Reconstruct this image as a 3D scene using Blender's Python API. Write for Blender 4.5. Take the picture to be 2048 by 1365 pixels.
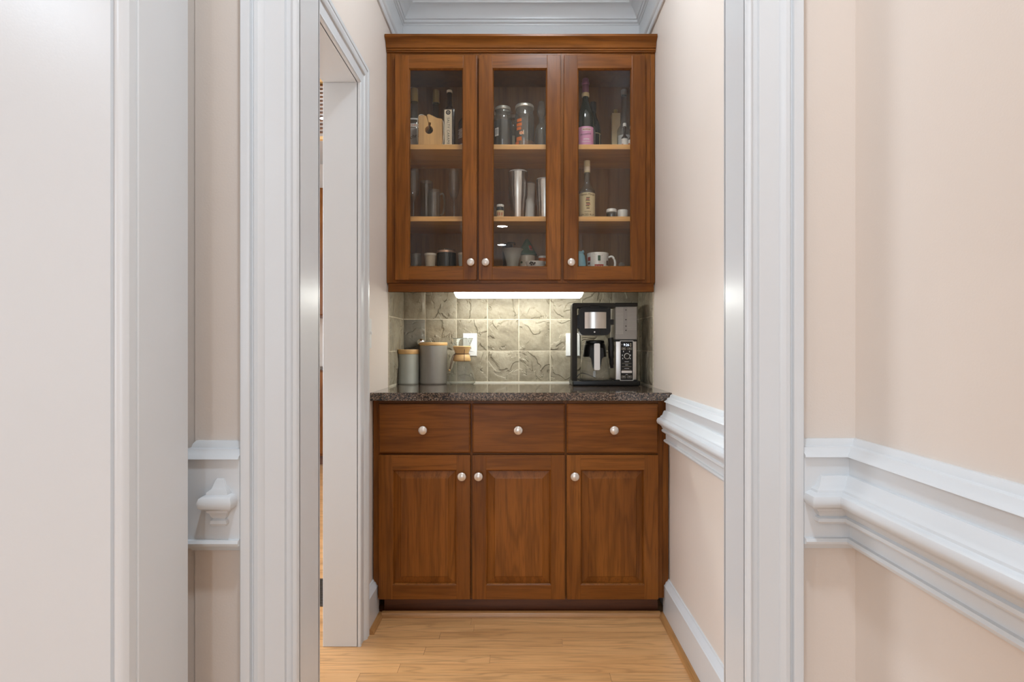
import bpy, bmesh, math, random
from mathutils import Vector, Matrix
random.seed(7)
for o in list(bpy.data.objects): bpy.data.objects.remove(o)
scene = bpy.context.scene
COL = scene.collection
PI = math.pi

# ------------------------------------------------------------------ camera
EYE = 1.11; F = 1167.0; VX = 1042.0; VY = 692.0
cam_d = bpy.data.cameras.new('camera'); cam = bpy.data.objects.new('camera', cam_d); COL.objects.link(cam)
cam.location = (0, 0, EYE); cam.rotation_euler = (PI/2, 0, 0)
cam_d.sensor_width = 36; cam_d.lens = 36*F/2048
cam_d.shift_x = (1024-VX)/2048; cam_d.shift_y = (VY-682.5)/2048
cam_d.clip_start = .02; cam_d.clip_end = 60
scene.camera = cam
# ------------------------------------------------------------------ world and exposure
w = bpy.data.worlds.new('world'); scene.world = w; w.use_nodes = True
w.node_tree.nodes['Background'].inputs[0].default_value = (.75, .85, 1, 1)
w.node_tree.nodes['Background'].inputs[1].default_value = .6
vs = scene.view_settings
vs.view_transform = 'Standard'; vs.look = 'None'; vs.gamma = 1; vs.use_curve_mapping = False
vs.exposure = 0.07
# strengths of the lamps, some of them added
L_PANTRY, L_HALL, L_ROOM, L_KITCHEN, L_UNDER = 57.0, 345.0, 340.0, 150.0, 20.0
# daylight of the kitchen window, and fills added in the room behind the camera
def daylight(name, loc, rot, sx, sy, e):
    d = bpy.data.lights.new(name, 'AREA'); d.shape = 'RECTANGLE'; d.size = sx; d.size_y = sy; d.energy = e; d.color = (.76, .885, 1)
    o = bpy.data.objects.new(name, d); COL.objects.link(o); o.location = loc; o.rotation_euler = rot
daylight('room_added_fill', (-1.35, -6.98, 1.30), (PI/2, 0, 0), 3.0, 2.1, 75)  # added unseen source, evens out the frontal light
daylight('room_side_added_fill', (-3.98, -.50, 1.45), (0, -PI/2, 0), 1.8, 1.9, 25)  # added unseen fill that brightens the right hall wall
daylight('kitchen_daylight', (-3.43, 2.30, 1.55), (0, -PI/2, 0), 1.5, 2.1, 84)

def X_(px, D): return (px-VX)*D/F
def Z_(py, D): return EYE+(VY-py)*D/F
def W_(n, D): return n*D/F

# ------------------------------------------------------------------ materials
def new_mat(name):
    m = bpy.data.materials.new(name); m.use_nodes = True
    nt = m.node_tree; b = nt.nodes['Principled BSDF']
    return m, nt, b
def N(nt, kind, **kw):
    n = nt.nodes.new(kind)
    for k, v in kw.items():
        if k in n.inputs.keys(): n.inputs[k].default_value = v
        else: setattr(n, k, v)
    return n
def ramp(nt, src, stops):
    r = nt.nodes.new('ShaderNodeValToRGB')
    e = r.color_ramp.elements
    while len(e) < len(stops): e.new(.5)
    for i, (p, c) in enumerate(stops):
        e[i].position = p; e[i].color = (c[0], c[1], c[2], 1)
    nt.links.new(src, r.inputs[0]); return r.outputs[0]
def math_(nt, op, a, b=None):
    n = nt.nodes.new('ShaderNodeMath'); n.operation = op
    for i, v in enumerate((a, b)):
        if v is None: continue
        if isinstance(v, (int, float)): n.inputs[i].default_value = v
        else: nt.links.new(v, n.inputs[i])
    return n.outputs[0]
def mixc(nt, fac, a, b, mode='MIX'):
    n = nt.nodes.new('ShaderNodeMix'); n.data_type = 'RGBA'; n.blend_type = mode
    for i, v in ((0, fac), (6, a), (7, b)):
        if isinstance(v, (int, float)): n.inputs[i].default_value = v
        elif isinstance(v, tuple): n.inputs[i].default_value = (v[0], v[1], v[2], 1)
        else: nt.links.new(v, n.inputs[i])
    return n.outputs[2]
def coords(nt, scale=(1, 1, 1), rand=9.0):
    tc = nt.nodes.new('ShaderNodeTexCoord'); oi = nt.nodes.new('ShaderNodeObjectInfo')
    mp = nt.nodes.new('ShaderNodeMapping'); mp.inputs['Scale'].default_value = scale
    add = nt.nodes.new('ShaderNodeVectorMath'); add.operation = 'ADD'
    sc = nt.nodes.new('ShaderNodeVectorMath'); sc.operation = 'SCALE'; sc.inputs['Scale'].default_value = rand
    cmb = nt.nodes.new('ShaderNodeCombineXYZ')
    for i in range(3): nt.links.new(oi.outputs['Random'], cmb.inputs[i])
    nt.links.new(cmb.outputs[0], sc.inputs[0])
    nt.links.new(tc.outputs['Object'], add.inputs[0]); nt.links.new(sc.outputs[0], add.inputs[1])
    nt.links.new(add.outputs[0], mp.inputs['Vector'])
    return mp.outputs[0], oi.outputs['Random']
def noise(nt, vec, scale, detail=4, rough=.5, dist=0):
    n = N(nt, 'ShaderNodeTexNoise', Scale=scale, Detail=detail, Roughness=rough, Distortion=dist)
    nt.links.new(vec, n.inputs['Vector']); return n.outputs['Fac']
def bump(nt, b, h, strength=.2, dist=.01):
    n = N(nt, 'ShaderNodeBump', Strength=strength, Distance=dist)
    nt.links.new(h, n.inputs['Height']); nt.links.new(n.outputs[0], b.inputs['Normal'])

def simple(name, col, rough=.5, metal=0, spec=.5, coat=0, var=.04, vs_=30):
    m, nt, b = new_mat(name)
    v, r = coords(nt)
    n = noise(nt, v, vs_, 3)
    c = ramp(nt, n, [(.3, [x*(1-var) for x in col]), (.7, [min(1, x*(1+var)) for x in col])])
    nt.links.new(c, b.inputs['Base Color'])
    b.inputs['Roughness'].default_value = rough; b.inputs['Metallic'].default_value = metal
    b.inputs['Specular IOR Level'].default_value = spec; b.inputs['Coat Weight'].default_value = coat
    return m
def paint(name, col, rough, bumps=.05, sc=220, spec=.5):
    m, nt, b = new_mat(name)
    v, r = coords(nt, rand=0)
    n = noise(nt, v, sc, 3)
    big = noise(nt, v, 3, 3)
    c = ramp(nt, big, [(.3, [x*.985 for x in col]), (.7, col)])
    nt.links.new(c, b.inputs['Base Color']); b.inputs['Roughness'].default_value = rough
    b.inputs['Specular IOR Level'].default_value = spec
    bump(nt, b, n, bumps, .002); return m
def emit(name, col, s):
    m, nt, b = new_mat(name)
    b.inputs['Base Color'].default_value = (.8, .8, .8, 1)
    b.inputs['Emission Color'].default_value = (*col, 1); b.inputs['Emission Strength'].default_value = s
    return m

def wood(name, grain, dark, mid, light, rough=.32, rings=7.0, pores=.5, coat=.25, spec=.5, rp=2.0, rm=.33):
    """grain = axis of the fibres 0/1/2"""
    m, nt, b = new_mat(name)
    s = [11, 11, 11]; s[grain] = .9
    v, rnd = coords(nt, tuple(s))
    n1 = noise(nt, v, 1.0, 3, .5, .3)
    ringv = math_(nt, 'SINE', math_(nt, 'MULTIPLY', n1, rings*6.28))
    ring = math_(nt, 'MULTIPLY_ADD', ringv, .5); ring.node.inputs[2].default_value = .5
    ring = math_(nt, 'POWER', ring, rp)
    s2 = [260, 260, 260]; s2[grain] = 9
    v2, _ = coords(nt, tuple(s2))
    pr = noise(nt, v2, 1.0, 2)
    s3 = [5, 5, 5]; s3[grain] = 1.6
    v3, _ = coords(nt, tuple(s3))
    big = noise(nt, v3, 1.0, 2)
    base = ramp(nt, big, [(.25, dark), (.5, mid), (.78, light)])
    c = mixc(nt, math_(nt, 'MULTIPLY', ring, rm), base, tuple(x*.55 for x in dark))
    c = mixc(nt, math_(nt, 'MULTIPLY', ramp(nt, pr, [(.5, (0, 0, 0)), (.75, (1, 1, 1))]), pores), c, tuple(x*.5 for x in dark))
    hsv = nt.nodes.new('ShaderNodeHueSaturation')
    nt.links.new(c, hsv.inputs['Color'])
    val = math_(nt, 'MULTIPLY_ADD', rnd, .16); val.node.inputs[2].default_value = .92
    nt.links.new(val, hsv.inputs['Value'])
    nt.links.new(hsv.outputs[0], b.inputs['Base Color'])
    b.inputs['Roughness'].default_value = rough; b.inputs['Coat Weight'].default_value = coat; b.inputs['Specular IOR Level'].default_value = spec
    b.inputs['Coat Roughness'].default_value = .25
    bump(nt, b, pr, .06, .001)
    return m

def glassy(name, tint=(1, 1, 1), ior=1.45, rough=.0, cover=0.0, covercol=(.5, .5, .5)):
    m, nt, b = new_mat(name)
    nt.nodes.remove(b)
    out = nt.nodes['Material Output']
    tr = nt.nodes.new('ShaderNodeBsdfTransparent'); tr.inputs[0].default_value = (*tint, 1)
    gl = nt.nodes.new('ShaderNodeBsdfGlossy'); gl.inputs['Roughness'].default_value = rough
    lw = nt.nodes.new('ShaderNodeLayerWeight'); lw.inputs[0].default_value = .5
    f0 = ((ior-1)/(ior+1))**2
    frv = math_(nt, 'MULTIPLY_ADD', math_(nt, 'POWER', lw.outputs['Facing'], 3.4), .75); frv.node.inputs[2].default_value = f0
    mx = nt.nodes.new('ShaderNodeMixShader')
    nt.links.new(frv, mx.inputs[0]); nt.links.new(tr.outputs[0], mx.inputs[1]); nt.links.new(gl.outputs[0], mx.inputs[2])
    last = mx
    if cover:
        df = nt.nodes.new('ShaderNodeBsdfDiffuse'); df.inputs[0].default_value = (*covercol, 1)
        m2 = nt.nodes.new('ShaderNodeMixShader'); m2.inputs[0].default_value = cover
        nt.links.new(mx.outputs[0], m2.inputs[1]); nt.links.new(df.outputs[0], m2.inputs[2]); last = m2
    nt.links.new(last.outputs[0], out.inputs['Surface'])
    return m

M = {}
M['white'] = paint('white_trim_paint', (.70, .71, .72), .28, .03, 300)
M['ceiling'] = paint('ceiling_paint', (.80, .81, .82), .7, .05)
M['beige'] = paint('beige_wall_paint', (.765, .67, .595), .6, .08, 260, .3)
M['cherry_v'] = wood('cherry_vertical', 2, (.142, .043, .0055), (.215, .070, .011), (.29, .10, .017), coat=.0, spec=.22, rp=3.0, rm=.4)
M['cherry_h'] = wood('cherry_horizontal', 0, (.142, .043, .0055), (.215, .070, .011), (.29, .10, .017), coat=.0, spec=.22, rp=3.0, rm=.4)
M['cherry_in'] = wood('cherry_interior', 2, (.20, .095, .03), (.27, .13, .042), (.33, .165, .055), .5, 5, .4, 0)
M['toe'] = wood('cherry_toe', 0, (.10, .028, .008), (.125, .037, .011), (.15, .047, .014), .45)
M['shelf'] = wood('shelf_edge', 0, (.66, .33, .09), (.76, .40, .12), (.82, .46, .15), .4, 5, .3)
M['oak'] = wood('oak_floor', 0, (.60, .305, .12), (.73, .395, .165), (.80, .45, .20), .3, 10, .45, .2, rp=6.0, rm=.4)
M['oak_y'] = wood('oak_shoe', 1, (.36, .17, .055), (.44, .215, .075), (.50, .25, .09), .35, 6, .4, .2)
M['oak_shoe_x'] = wood('oak_shoe_across', 0, (.36, .17, .055), (.44, .215, .075), (.50, .25, .09), .35, 9, .4, .2)
M['maple'] = wood('pale_wood', 0, (.60, .36, .14), (.70, .43, .18), (.78, .50, .23), .45, 4, .2, 0)
M['pine_v'] = wood('pine_block', 2, (.55, .30, .10), (.66, .38, .14), (.74, .46, .19), .5, 5, .25, 0)
M['glass'] = glassy('cabinet_glass', (.97, .96, .94), 1.36)
M['clear'] = glassy('clear_glass', (.88, .90, .89), 1.8, 0, .03, (.75, .75, .72))
M['clear2'] = glassy('clear_glass_thick', (.78, .80, .78), 1.85, .01, .055, (.70, .66, .58))
M['jug_clear'] = glassy('carafe_glass', (.86, .87, .84), 1.6, .01, .07, (.75, .72, .64))
M['jug'] = glassy('jug_glass', (.85, .84, .80), 1.5, .03, .16, (.62, .57, .48))
M['smoke'] = glassy('smoked_plastic', (.72, .70, .67), 1.5, .08, .50, (.66, .62, .58))
M['rib'] = simple('tank_rib', (.50, .47, .43), .3)
M['green_glass'] = simple('dark_green_glass', (.012, .016, .010), .08, 0, .6)
M['brown_glass'] = simple('dark_brown_glass', (.02, .010, .006), .1, 0, .6)
M['coffee'] = simple('dark_beans', (.02, .014, .01), .35, 0, .5, 0, .6, 160)
M['amber'] = simple('amber_sediment', (.25, .11, .04), .4)
M['black'] = simple('black_plastic', (.008, .0075, .007), .28, 0, .3)
M['black_matt'] = simple('black_matt_plastic', (.020, .017, .013), .5, 0, .25)
M['steel'] = simple('brushed_steel', (.62, .59, .56), .28, 1, .5, 0, .08, 8)
M['chrome'] = simple('chrome', (.8, .8, .8), .08, 1)
M['nickel'] = simple('satin_nickel', (.72, .66, .60), .3, .75)
M['gold'] = simple('gold_foil', (.58, .44, .17), .4, .2)
M['silver_lid'] = simple('tin_lid', (.75, .70, .60), .3, .7)
M['copper'] = simple('copper_rim', (.70, .45, .32), .3, .7)
M['grey_can'] = simple('grey_green_enamel', (.43, .44, .385), .28, 0, .5, .2)
M['grey_can2'] = simple('warm_grey_enamel', (.28, .258, .225), .28, 0, .5, .2)
M['cream'] = simple('cream_ceramic', (.70, .62, .50), .25, 0, .5, .2)
M['ceramic'] = simple('white_ceramic', (.80, .77, .72), .2, 0, .5, .3)
M['tan'] = simple('tan_ceramic', (.55, .44, .31), .35)
M['dark_mug'] = simple('charcoal_enamel', (.03, .03, .028), .25)
M['blue_cer'] = simple('pale_blue_glaze', (.28, .50, .58), .3)
M['green_felt'] = simple('green_glaze', (.06, .12, .075), .6)
M['red'] = simple('red_print', (.40, .06, .04), .5)
M['orange'] = simple('orange_print', (.62, .15, .03), .5)
M['pink_foil'] = simple('pink_foil', (.50, .22, .38), .3, .6)
M['pink_label'] = simple('pink_label', (.68, .30, .48), .5)
M['label_white'] = simple('white_label', (.72, .68, .62), .6)
M['label_cream'] = simple('cream_label', (.66, .53, .31), .6)
M['label_tan'] = simple('tan_label', (.76, .64, .47), .6)
M['label_grey'] = simple('silver_label', (.48, .46, .43), .5)
M['ink'] = simple('dark_ink', (.03, .022, .02), .6)
M['ink_brown'] = simple('brown_ink', (.12, .045, .02), .6)
M['ink_white'] = simple('white_ink', (.75, .73, .70), .5)
M['cord'] = simple('white_cord', (.72, .66, .56), .8)
M['leather'] = simple('leather_tie', (.10, .045, .02), .7)
M['plate'] = simple('white_plate_plastic', (.80, .80, .79), .35)
M['slot'] = simple('slot_dark', (.05, .05, .05), .6)
M['vent'] = simple('bronze_vent', (.10, .085, .07), .45, .5)
M['caulk'] = simple('pale_caulk', (.72, .70, .62), .6)
M['wire'] = simple('black_cord', (.02, .018, .016), .5)
M['display'] = emit('display_digits', (.75, .85, 1), 1.6)
M['under'] = emit('under_cabinet_lens', (.97, 1, .93), L_UNDER)
M['can_pantry'] = emit('pantry_lamp', (.79, .905, 1), L_PANTRY)
M['can_hall'] = emit('hall_lamp', (.74, .875, 1), L_HALL)
M['can_room'] = emit('room_lamp', (.74, .875, 1), L_ROOM)
M['can_kitchen_added'] = emit('kitchen_added_lamp', (.74, .875, 1), L_KITCHEN)

def granite():
    m, nt, b = new_mat('brown_granite')
    v, r = coords(nt, rand=0)
    vo = N(nt, 'ShaderNodeTexVoronoi', Scale=280); nt.links.new(v, vo.inputs['Vector'])
    sep = nt.nodes.new('ShaderNodeSeparateColor'); nt.links.new(vo.outputs['Color'], sep.inputs[0])
    n = noise(nt, v, 60, 5, .7)
    mixv = math_(nt, 'ADD', math_(nt, 'MULTIPLY', sep.outputs[0], .6), math_(nt, 'MULTIPLY', n, .5))
    c = ramp(nt, mixv, [(.25, (.008, .007, .007)), (.45, (.035, .024, .018)), (.6, (.10, .065, .045)), (.75, (.19, .125, .085)), (.9, (.30, .24, .19))])
    nt.links.new(c, b.inputs['Base Color']); b.inputs['Roughness'].default_value = .09
    b.inputs['Coat Weight'].default_value = .5; b.inputs['Coat Roughness'].default_value = .04
    return m
M['granite'] = granite()
def slate(name, dark):
    m, nt, b = new_mat(name)
    v, rnd = coords(nt)
    n1 = noise(nt, v, 9, 6, .6, 1.2)
    n2 = noise(nt, v, 60, 4, .6)
    base = ramp(nt, n1, [(.3, (.21, .175, .12)), (.5, (.31, .265, .185)), (.72, (.41, .36, .265))])
    c = mixc(nt, .18, base, ramp(nt, n2, [(.3, (.10, .09, .07)), (.7, (.40, .36, .28))]))
    c = mixc(nt, .65 if dark else 0.0, c, (.15, .15, .14))
    nt.links.new(c, b.inputs['Base Color']); b.inputs['Roughness'].default_value = .48
    vr = N(nt, 'ShaderNodeTexNoise', Scale=7, Detail=5, Roughness=.5, Distortion=.55); nt.links.new(v, vr.inputs['Vector'])
    st = ramp(nt, vr.outputs['Fac'], [(.38, (0, 0, 0)), (.41, (.4, .4, .4)), (.53, (.52, .52, .52)), (.555, (.95, .95, .95)), (.70, (1, 1, 1))])
    h = math_(nt, 'ADD', st, math_(nt, 'MULTIPLY', n2, .25))
    bump(nt, b, h, .9, .011); return m
M['slate'] = slate('slate_tile', False); M['slate_dark'] = slate('slate_tile_grey', True)
M['grout'] = simple('grout', (.60, .54, .42), .8, 0, .3, 0, .1, 90)

# ------------------------------------------------------------------ geometry helpers (world coordinates)
def bx(bm, x0, x1, y0, y1, z0, z1):
    vs_ = [bm.verts.new(p) for p in ((x0,y0,z0),(x1,y0,z0),(x1,y1,z0),(x0,y1,z0),(x0,y0,z1),(x1,y0,z1),(x1,y1,z1),(x0,y1,z1))]
    for f in ((3,2,1,0),(4,5,6,7),(0,1,5,4),(1,2,6,5),(2,3,7,6),(3,0,4,7)): bm.faces.new([vs_[i] for i in f])
    return bm
def box(x0, x1, y0, y1, z0, z1, bev=0, seg=2):
    bm = bmesh.new(); bx(bm, min(x0,x1), max(x0,x1), min(y0,y1), max(y0,y1), min(z0,z1), max(z0,z1))
    if bev: bmesh.ops.bevel(bm, geom=bm.edges[:], offset=bev, segments=seg, profile=.6, affect='EDGES')
    return bm
def boxes(lst, bev=0):
    bm = bmesh.new()
    for b in lst: bx(bm, *b)
    if bev: bmesh.ops.bevel(bm, geom=bm.edges[:], offset=bev, segments=1, affect='EDGES')
    return bm
def lathe(prof, c=(0,0,0), seg=32, axis='Z', a0=0, a1=2*PI, cap=True):
    """prof [(r, h)]; axis Z = upright, -Y = facing the camera; angle 0 looks towards -Y"""
    bm = bmesh.new(); full = abs(a1-a0-2*PI) < 1e-6
    n = seg if full else seg+1
    rings = []
    for r, h in prof:
        ring = []
        if r < 1e-6:
            rr = [(0, 0)]
        else:
            rr = [(r*math.sin(a0+(a1-a0)*i/seg), -r*math.cos(a0+(a1-a0)*i/seg)) for i in range(n)]
        for (u, v) in rr:
            p = (c[0]+u, c[1]+v, c[2]+h) if axis == 'Z' else (c[0]+u, c[1]-h, c[2]+v)
            ring.append(bm.verts.new(p))
        rings.append(ring)
    for A, B in zip(rings[:-1], rings[1:]):
        m = seg if full else seg
        for i in range(m):
            j = (i+1) % n
            if len(A) == 1 and len(B) == 1: continue
            if len(A) == 1: f = [A[0], B[j], B[i]]
            elif len(B) == 1: f = [A[i], A[j], B[0]]
            else: f = [A[i], A[j], B[j], B[i]]
            bm.faces.new(f)
    if cap and full:
        if len(rings[0]) > 1: bm.faces.new(list(reversed(rings[0])))
        if len(rings[-1]) > 1: bm.faces.new(rings[-1])
    bmesh.ops.recalc_face_normals(bm, faces=bm.faces[:])
    return bm
def tube(pts, r, seg=8, closed=False):
    bm = bmesh.new(); P = [Vector(p) for p in pts]; rings = []
    n = len(P)
    for i, p in enumerate(P):
        a = P[i-1] if (i > 0 or closed) else p
        b = P[(i+1) % n] if (i < n-1 or closed) else p
        t = (b-a).normalized()
        up = Vector((0, 0, 1)) if abs(t.z) < .9 else Vector((0, 1, 0))
        u = t.cross(up).normalized(); v = t.cross(u)
        rr = r[i] if isinstance(r, (list, tuple)) else r
        rings.append([bm.verts.new(p+u*rr*math.cos(2*PI*k/seg)+v*rr*math.sin(2*PI*k/seg)) for k in range(seg)])
    for i in range(n if closed else n-1):
        A, B = rings[i], rings[(i+1) % n]
        for k in range(seg): bm.faces.new((A[k], A[(k+1) % seg], B[(k+1) % seg], B[k]))
    if not closed: bm.faces.new(rings[0]); bm.faces.new(rings[-1])
    bmesh.ops.recalc_face_normals(bm, faces=bm.faces[:]); return bm
def smoothpath(pts, n=6):
    out = []; P = [Vector(p) for p in pts]
    for i in range(len(P)-1):
        p0 = P[max(i-1, 0)]; p1 = P[i]; p2 = P[i+1]; p3 = P[min(i+2, len(P)-1)]
        for k in range(n):
            t = k/n
            out.append(.5*((2*p1)+(p2-p0)*t+(2*p0-5*p1+4*p2-p3)*t*t+(3*p1-p0-3*p2+p3)*t**3))
    out.append(P[-1]); return out
def sweep(path, prof, closed_prof=True):
    """plan path [(x, y)], the room on the left of travel; prof [(d, z)] d = distance into the room; mitred corners, capped ends"""
    bm = bmesh.new(); P = [Vector(p) for p in path]; n = len(P); rings = []
    def nrm(a, b):
        t = (b-a).normalized(); return Vector((-t.y, t.x))
    for i, p in enumerate(P):
        if i == 0: off = nrm(P[0], P[1])
        elif i == n-1: off = nrm(P[-2], P[-1])
        else:
            a, b = nrm(P[i-1], p), nrm(p, P[i+1]); off = (a+b)/(1+a.dot(b))
        rings.append([bm.verts.new((p.x+off.x*d, p.y+off.y*d, z)) for d, z in prof])
    m = len(prof)
    for A, B in zip(rings[:-1], rings[1:]):
        for k in range(m if closed_prof else m-1):
            bm.faces.new((A[k], A[(k+1) % m], B[(k+1) % m], B[k]))
    if closed_prof: bm.faces.new(rings[0]); bm.faces.new(list(reversed(rings[-1])))
    bmesh.ops.recalc_face_normals(bm, faces=bm.faces[:]); return bm
def sweep_wall(path, prof, mapf):
    """path in the plane of a wall [(u, v)], prof [(across, out)]; mapf(u, v, out) gives the world point; frame side on the left of travel"""
    bm = bmesh.new(); P = [Vector(p) for p in path]; n = len(P); rings = []
    def nrm(a, b):
        t = (b-a).normalized(); return Vector((-t.y, t.x))
    for i, p in enumerate(P):
        if i == 0: off = nrm(P[0], P[1])
        elif i == n-1: off = nrm(P[-2], P[-1])
        else:
            a, b = nrm(P[i-1], p), nrm(p, P[i+1]); off = (a+b)/(1+a.dot(b))
        rings.append([bm.verts.new(mapf(p.x+off.x*d, p.y+off.y*d, o)) for d, o in prof])
    m = len(prof)
    for A, B in zip(rings[:-1], rings[1:]):
        for k in range(m): bm.faces.new((A[k], A[(k+1) % m], B[(k+1) % m], B[k]))
    bm.faces.new(rings[0]); bm.faces.new(list(reversed(rings[-1])))
    bmesh.ops.recalc_face_normals(bm, faces=bm.faces[:]); return bm
def extrude_poly(pts, y0, y1):
    """closed outline [(x, z)] extruded from y0 to y1"""
    bm = bmesh.new()
    A = [bm.verts.new((x, y0, z)) for x, z in pts]; B = [bm.verts.new((x, y1, z)) for x, z in pts]
    n = len(pts); bm.faces.new(A); bm.faces.new(list(reversed(B)))
    for i in range(n): bm.faces.new((A[i], B[i], B[(i+1) % n], A[(i+1) % n]))
    bmesh.ops.recalc_face_normals(bm, faces=bm.faces[:]); return bm
def rrect(x0, x1, z0, z1, r, n=5, rb=None):
    rb = r if rb is None else rb
    out = []
    for cx, cz, a, rr in ((x1-r, z1-r, 0, r), (x0+r, z1-r, PI/2, r), (x0+rb, z0+rb, PI, rb), (x1-rb, z0+rb, 1.5*PI, rb)):
        for k in range(n+1):
            t = a+PI/2*k/n; out.append((cx+rr*math.cos(t), cz+rr*math.sin(t)))
    return out

def wloc(o):
    v = Vector((0, 0, 0))
    while o is not None: v += o.location; o = o.parent
    return v
def obj(name, bm, mat, parent=None, smooth=False, origin=None):
    """links a mesh; verts are given in world coordinates"""
    me = bpy.data.meshes.new(name)
    base = wloc(parent) if parent else Vector((0, 0, 0))
    if origin is not None:
        o_loc = Vector(origin)
    else: o_loc = base
    bmesh.ops.translate(bm, verts=bm.verts[:], vec=-o_loc)
    bm.to_mesh(me); bm.free()
    me.materials.append(M[mat] if isinstance(mat, str) else mat)
    o = bpy.data.objects.new(name, me); COL.objects.link(o)
    o.location = o_loc-base
    if parent: o.parent = parent
    if smooth:
        for p in me.polygons: p.use_smooth = True
        try: me.set_sharp_from_angle(angle=math.radians(38))
        except Exception: pass
    return o
def tag(o, label, cat, group=None):
    o['label'] = label; o['category'] = cat
    if group: o['group'] = group
    return o
def thing(name, label, cat, loc, group=None):
    o = bpy.data.objects.new(name, None); COL.objects.link(o); o.location = loc; o.empty_display_size = .05
    return tag(o, label, cat, group)
def struct(name, bm, mat, parent=None, smooth=False):
    o = obj(name, bm, mat, parent, smooth)
    if parent is None: o['kind'] = 'structure'
    return o
def text_bm(s, size, spacing=1.0):
    cu = bpy.data.curves.new('t', 'FONT'); cu.body = s; cu.size = size; cu.align_x = 'CENTER'; cu.align_y = 'CENTER'
    cu.space_character = spacing; cu.resolution_u = 2
    o = bpy.data.objects.new('t', cu); COL.objects.link(o)
    dg = bpy.context.evaluated_depsgraph_get(); dg.update()
    me = bpy.data.meshes.new_from_object(o.evaluated_get(dg))
    bm = bmesh.new(); bm.from_mesh(me)
    bpy.data.objects.remove(o); bpy.data.curves.remove(cu); bpy.data.meshes.remove(me)
    return bm
def text_flat(name, s, size, c, mat, parent, vertical=False, spacing=1.0):
    bm = text_bm(s, size, spacing)
    for v in bm.verts:
        x, y = v.co.x, v.co.y
        if vertical: x, y = y, -x
        v.co = (c[0]+x, c[1], c[2]+y)
    return obj(name, bm, mat, parent)
def text_round(name, s, size, c, r, mat, parent, a=0, spacing=1.0, tilt=0):
    bm = text_bm(s, size, spacing)
    bmesh.ops.subdivide_edges(bm, edges=[e for e in bm.edges if e.calc_length() > size*.3], cuts=2)
    for v in bm.verts:
        x, y = v.co.x, v.co.y+v.co.x*tilt; t = a+x/r
        v.co = (c[0]+r*math.sin(t), c[1]-r*math.cos(t), c[2]+y)
    return obj(name, bm, mat, parent)
def wrap(name, c, r, z0, z1, a0, a1, mat, parent, seg=14):
    return obj(name, lathe([(r, z0), (r, z1)], c, seg, 'Z', a0, a1, False), mat, parent, True)

# ------------------------------------------------------------------ key planes
PW = .604            # half width of the pantry
YB = 2.969           # back wall
YF = 1.10            # wall with the doorway, side towards the camera
YF2 = 1.20
HR, HL = .6306, -.6146
CEIL = 2.90
JR, JL = .420, -.4165  # door jambs
YL0, YL1 = 1.42, 2.149  # doorway in the left pantry wall
ZL = 2.081
KX = -.738
TOPC = .922          # counter top

# ------------------------------------------------------------------ the setting
fl = struct('floor', box(-4.2, 1.0, -7.3, 6.0, -.10, -.0036), 'oak')
struct('ceiling', box(-4.2, 1.0, -7.3, 6.0, CEIL, CEIL+.12), 'ceiling')
struct('wall_back', box(-PW-.12, PW+.13, YB, YB+.12, 0, CEIL), 'beige')
struct('wall_right', box(PW, PW+.30, YF2, YB, 0, CEIL), 'beige')
struct('wall_left', boxes([(-PW-.12, -PW, YF2, YL0-.02, 0, CEIL), (-PW-.12, -PW, YL1+.02, YB, 0, CEIL), (-PW-.12, -PW, YL0-.02, YL1+.02, ZL+.02, CEIL)]), 'beige')
struct('wall_front', boxes([(HL, JL-.02, YF, YF2, 0, CEIL), (-1.2, HL, 1.104, YF2, 0, CEIL), (JR+.02, .9, YF, YF2, 0, CEIL), (JL-.02, JR+.02, YF, YF2, 2.08, CEIL)]), 'beige')
struct('wall_hall_right', box(HR, HR+.2, -7.0, YF, 0, CEIL), 'beige')
struct('wall_hall_left', box(-.80, -.68, 1.0, 1.10, 0, CEIL), 'beige')
struct('wall_room_front', box(-4.0, -.72, .895, 1.0, 0, CEIL), 'beige')
struct('wall_room_left', box(-4.2, -4.0, -7.0, .895, 0, CEIL), 'beige')
struct('wall_room_back', boxes([(-4.2, -2.9, -7.2, -7.0, 0, CEIL), (.2, HR+.2, -7.2, -7.0, 0, CEIL), (-2.9, .2, -7.2, -7.0, 0, .22), (-2.9, .2, -7.2, -7.0, 2.38, CEIL)]), 'beige')
struct('wall_kitchen_far', box(-3.6, -.6, 5.75, 5.9, 0, CEIL), 'beige')
struct('wall_kitchen_left', box(-3.6, -3.45, 1.2, 5.75, 0, CEIL), 'beige')
struct('wall_kitchen_right', box(-.62, -.5, YB+.12, 5.75, 0, CEIL), 'beige')
struct('wall_kitchen_near', box(-3.6, -1.2, 1.0, YF2, 0, CEIL), 'beige')
struct('added_window_1', boxes([(-2.9, -2.82, -7.1, -7.02, .22, 2.38), (.12, .2, -7.1, -7.02, .22, 2.38), (-2.82, .12, -7.1, -7.02, .22, .28), (-2.82, .12, -7.1, -7.02, 2.32, 2.38), (-1.38, -1.32, -7.1, -7.02, .28, 2.32)]), 'white')  # unseen window frame added around the frontal fill
struct('added_window_3', boxes([(-4.0, -3.985, -1.5, -1.45, .5, 2.4), (-4.0, -3.985, .45, .5, .5, 2.4), (-4.0, -3.985, -1.45, .45, .5, .55), (-4.0, -3.985, -1.45, .45, 2.35, 2.4)]), 'white')  # unseen window frame added around the side fill
struct('window_2', boxes([(-3.45, -3.44, 1.22, 1.28, .75, 2.35), (-3.45, -3.44, 3.32, 3.38, .75, 2.35), (-3.45, -3.44, 1.28, 3.32, .75, .80), (-3.45, -3.44, 1.28, 3.32, 2.30, 2.35)]), 'white')

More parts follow.
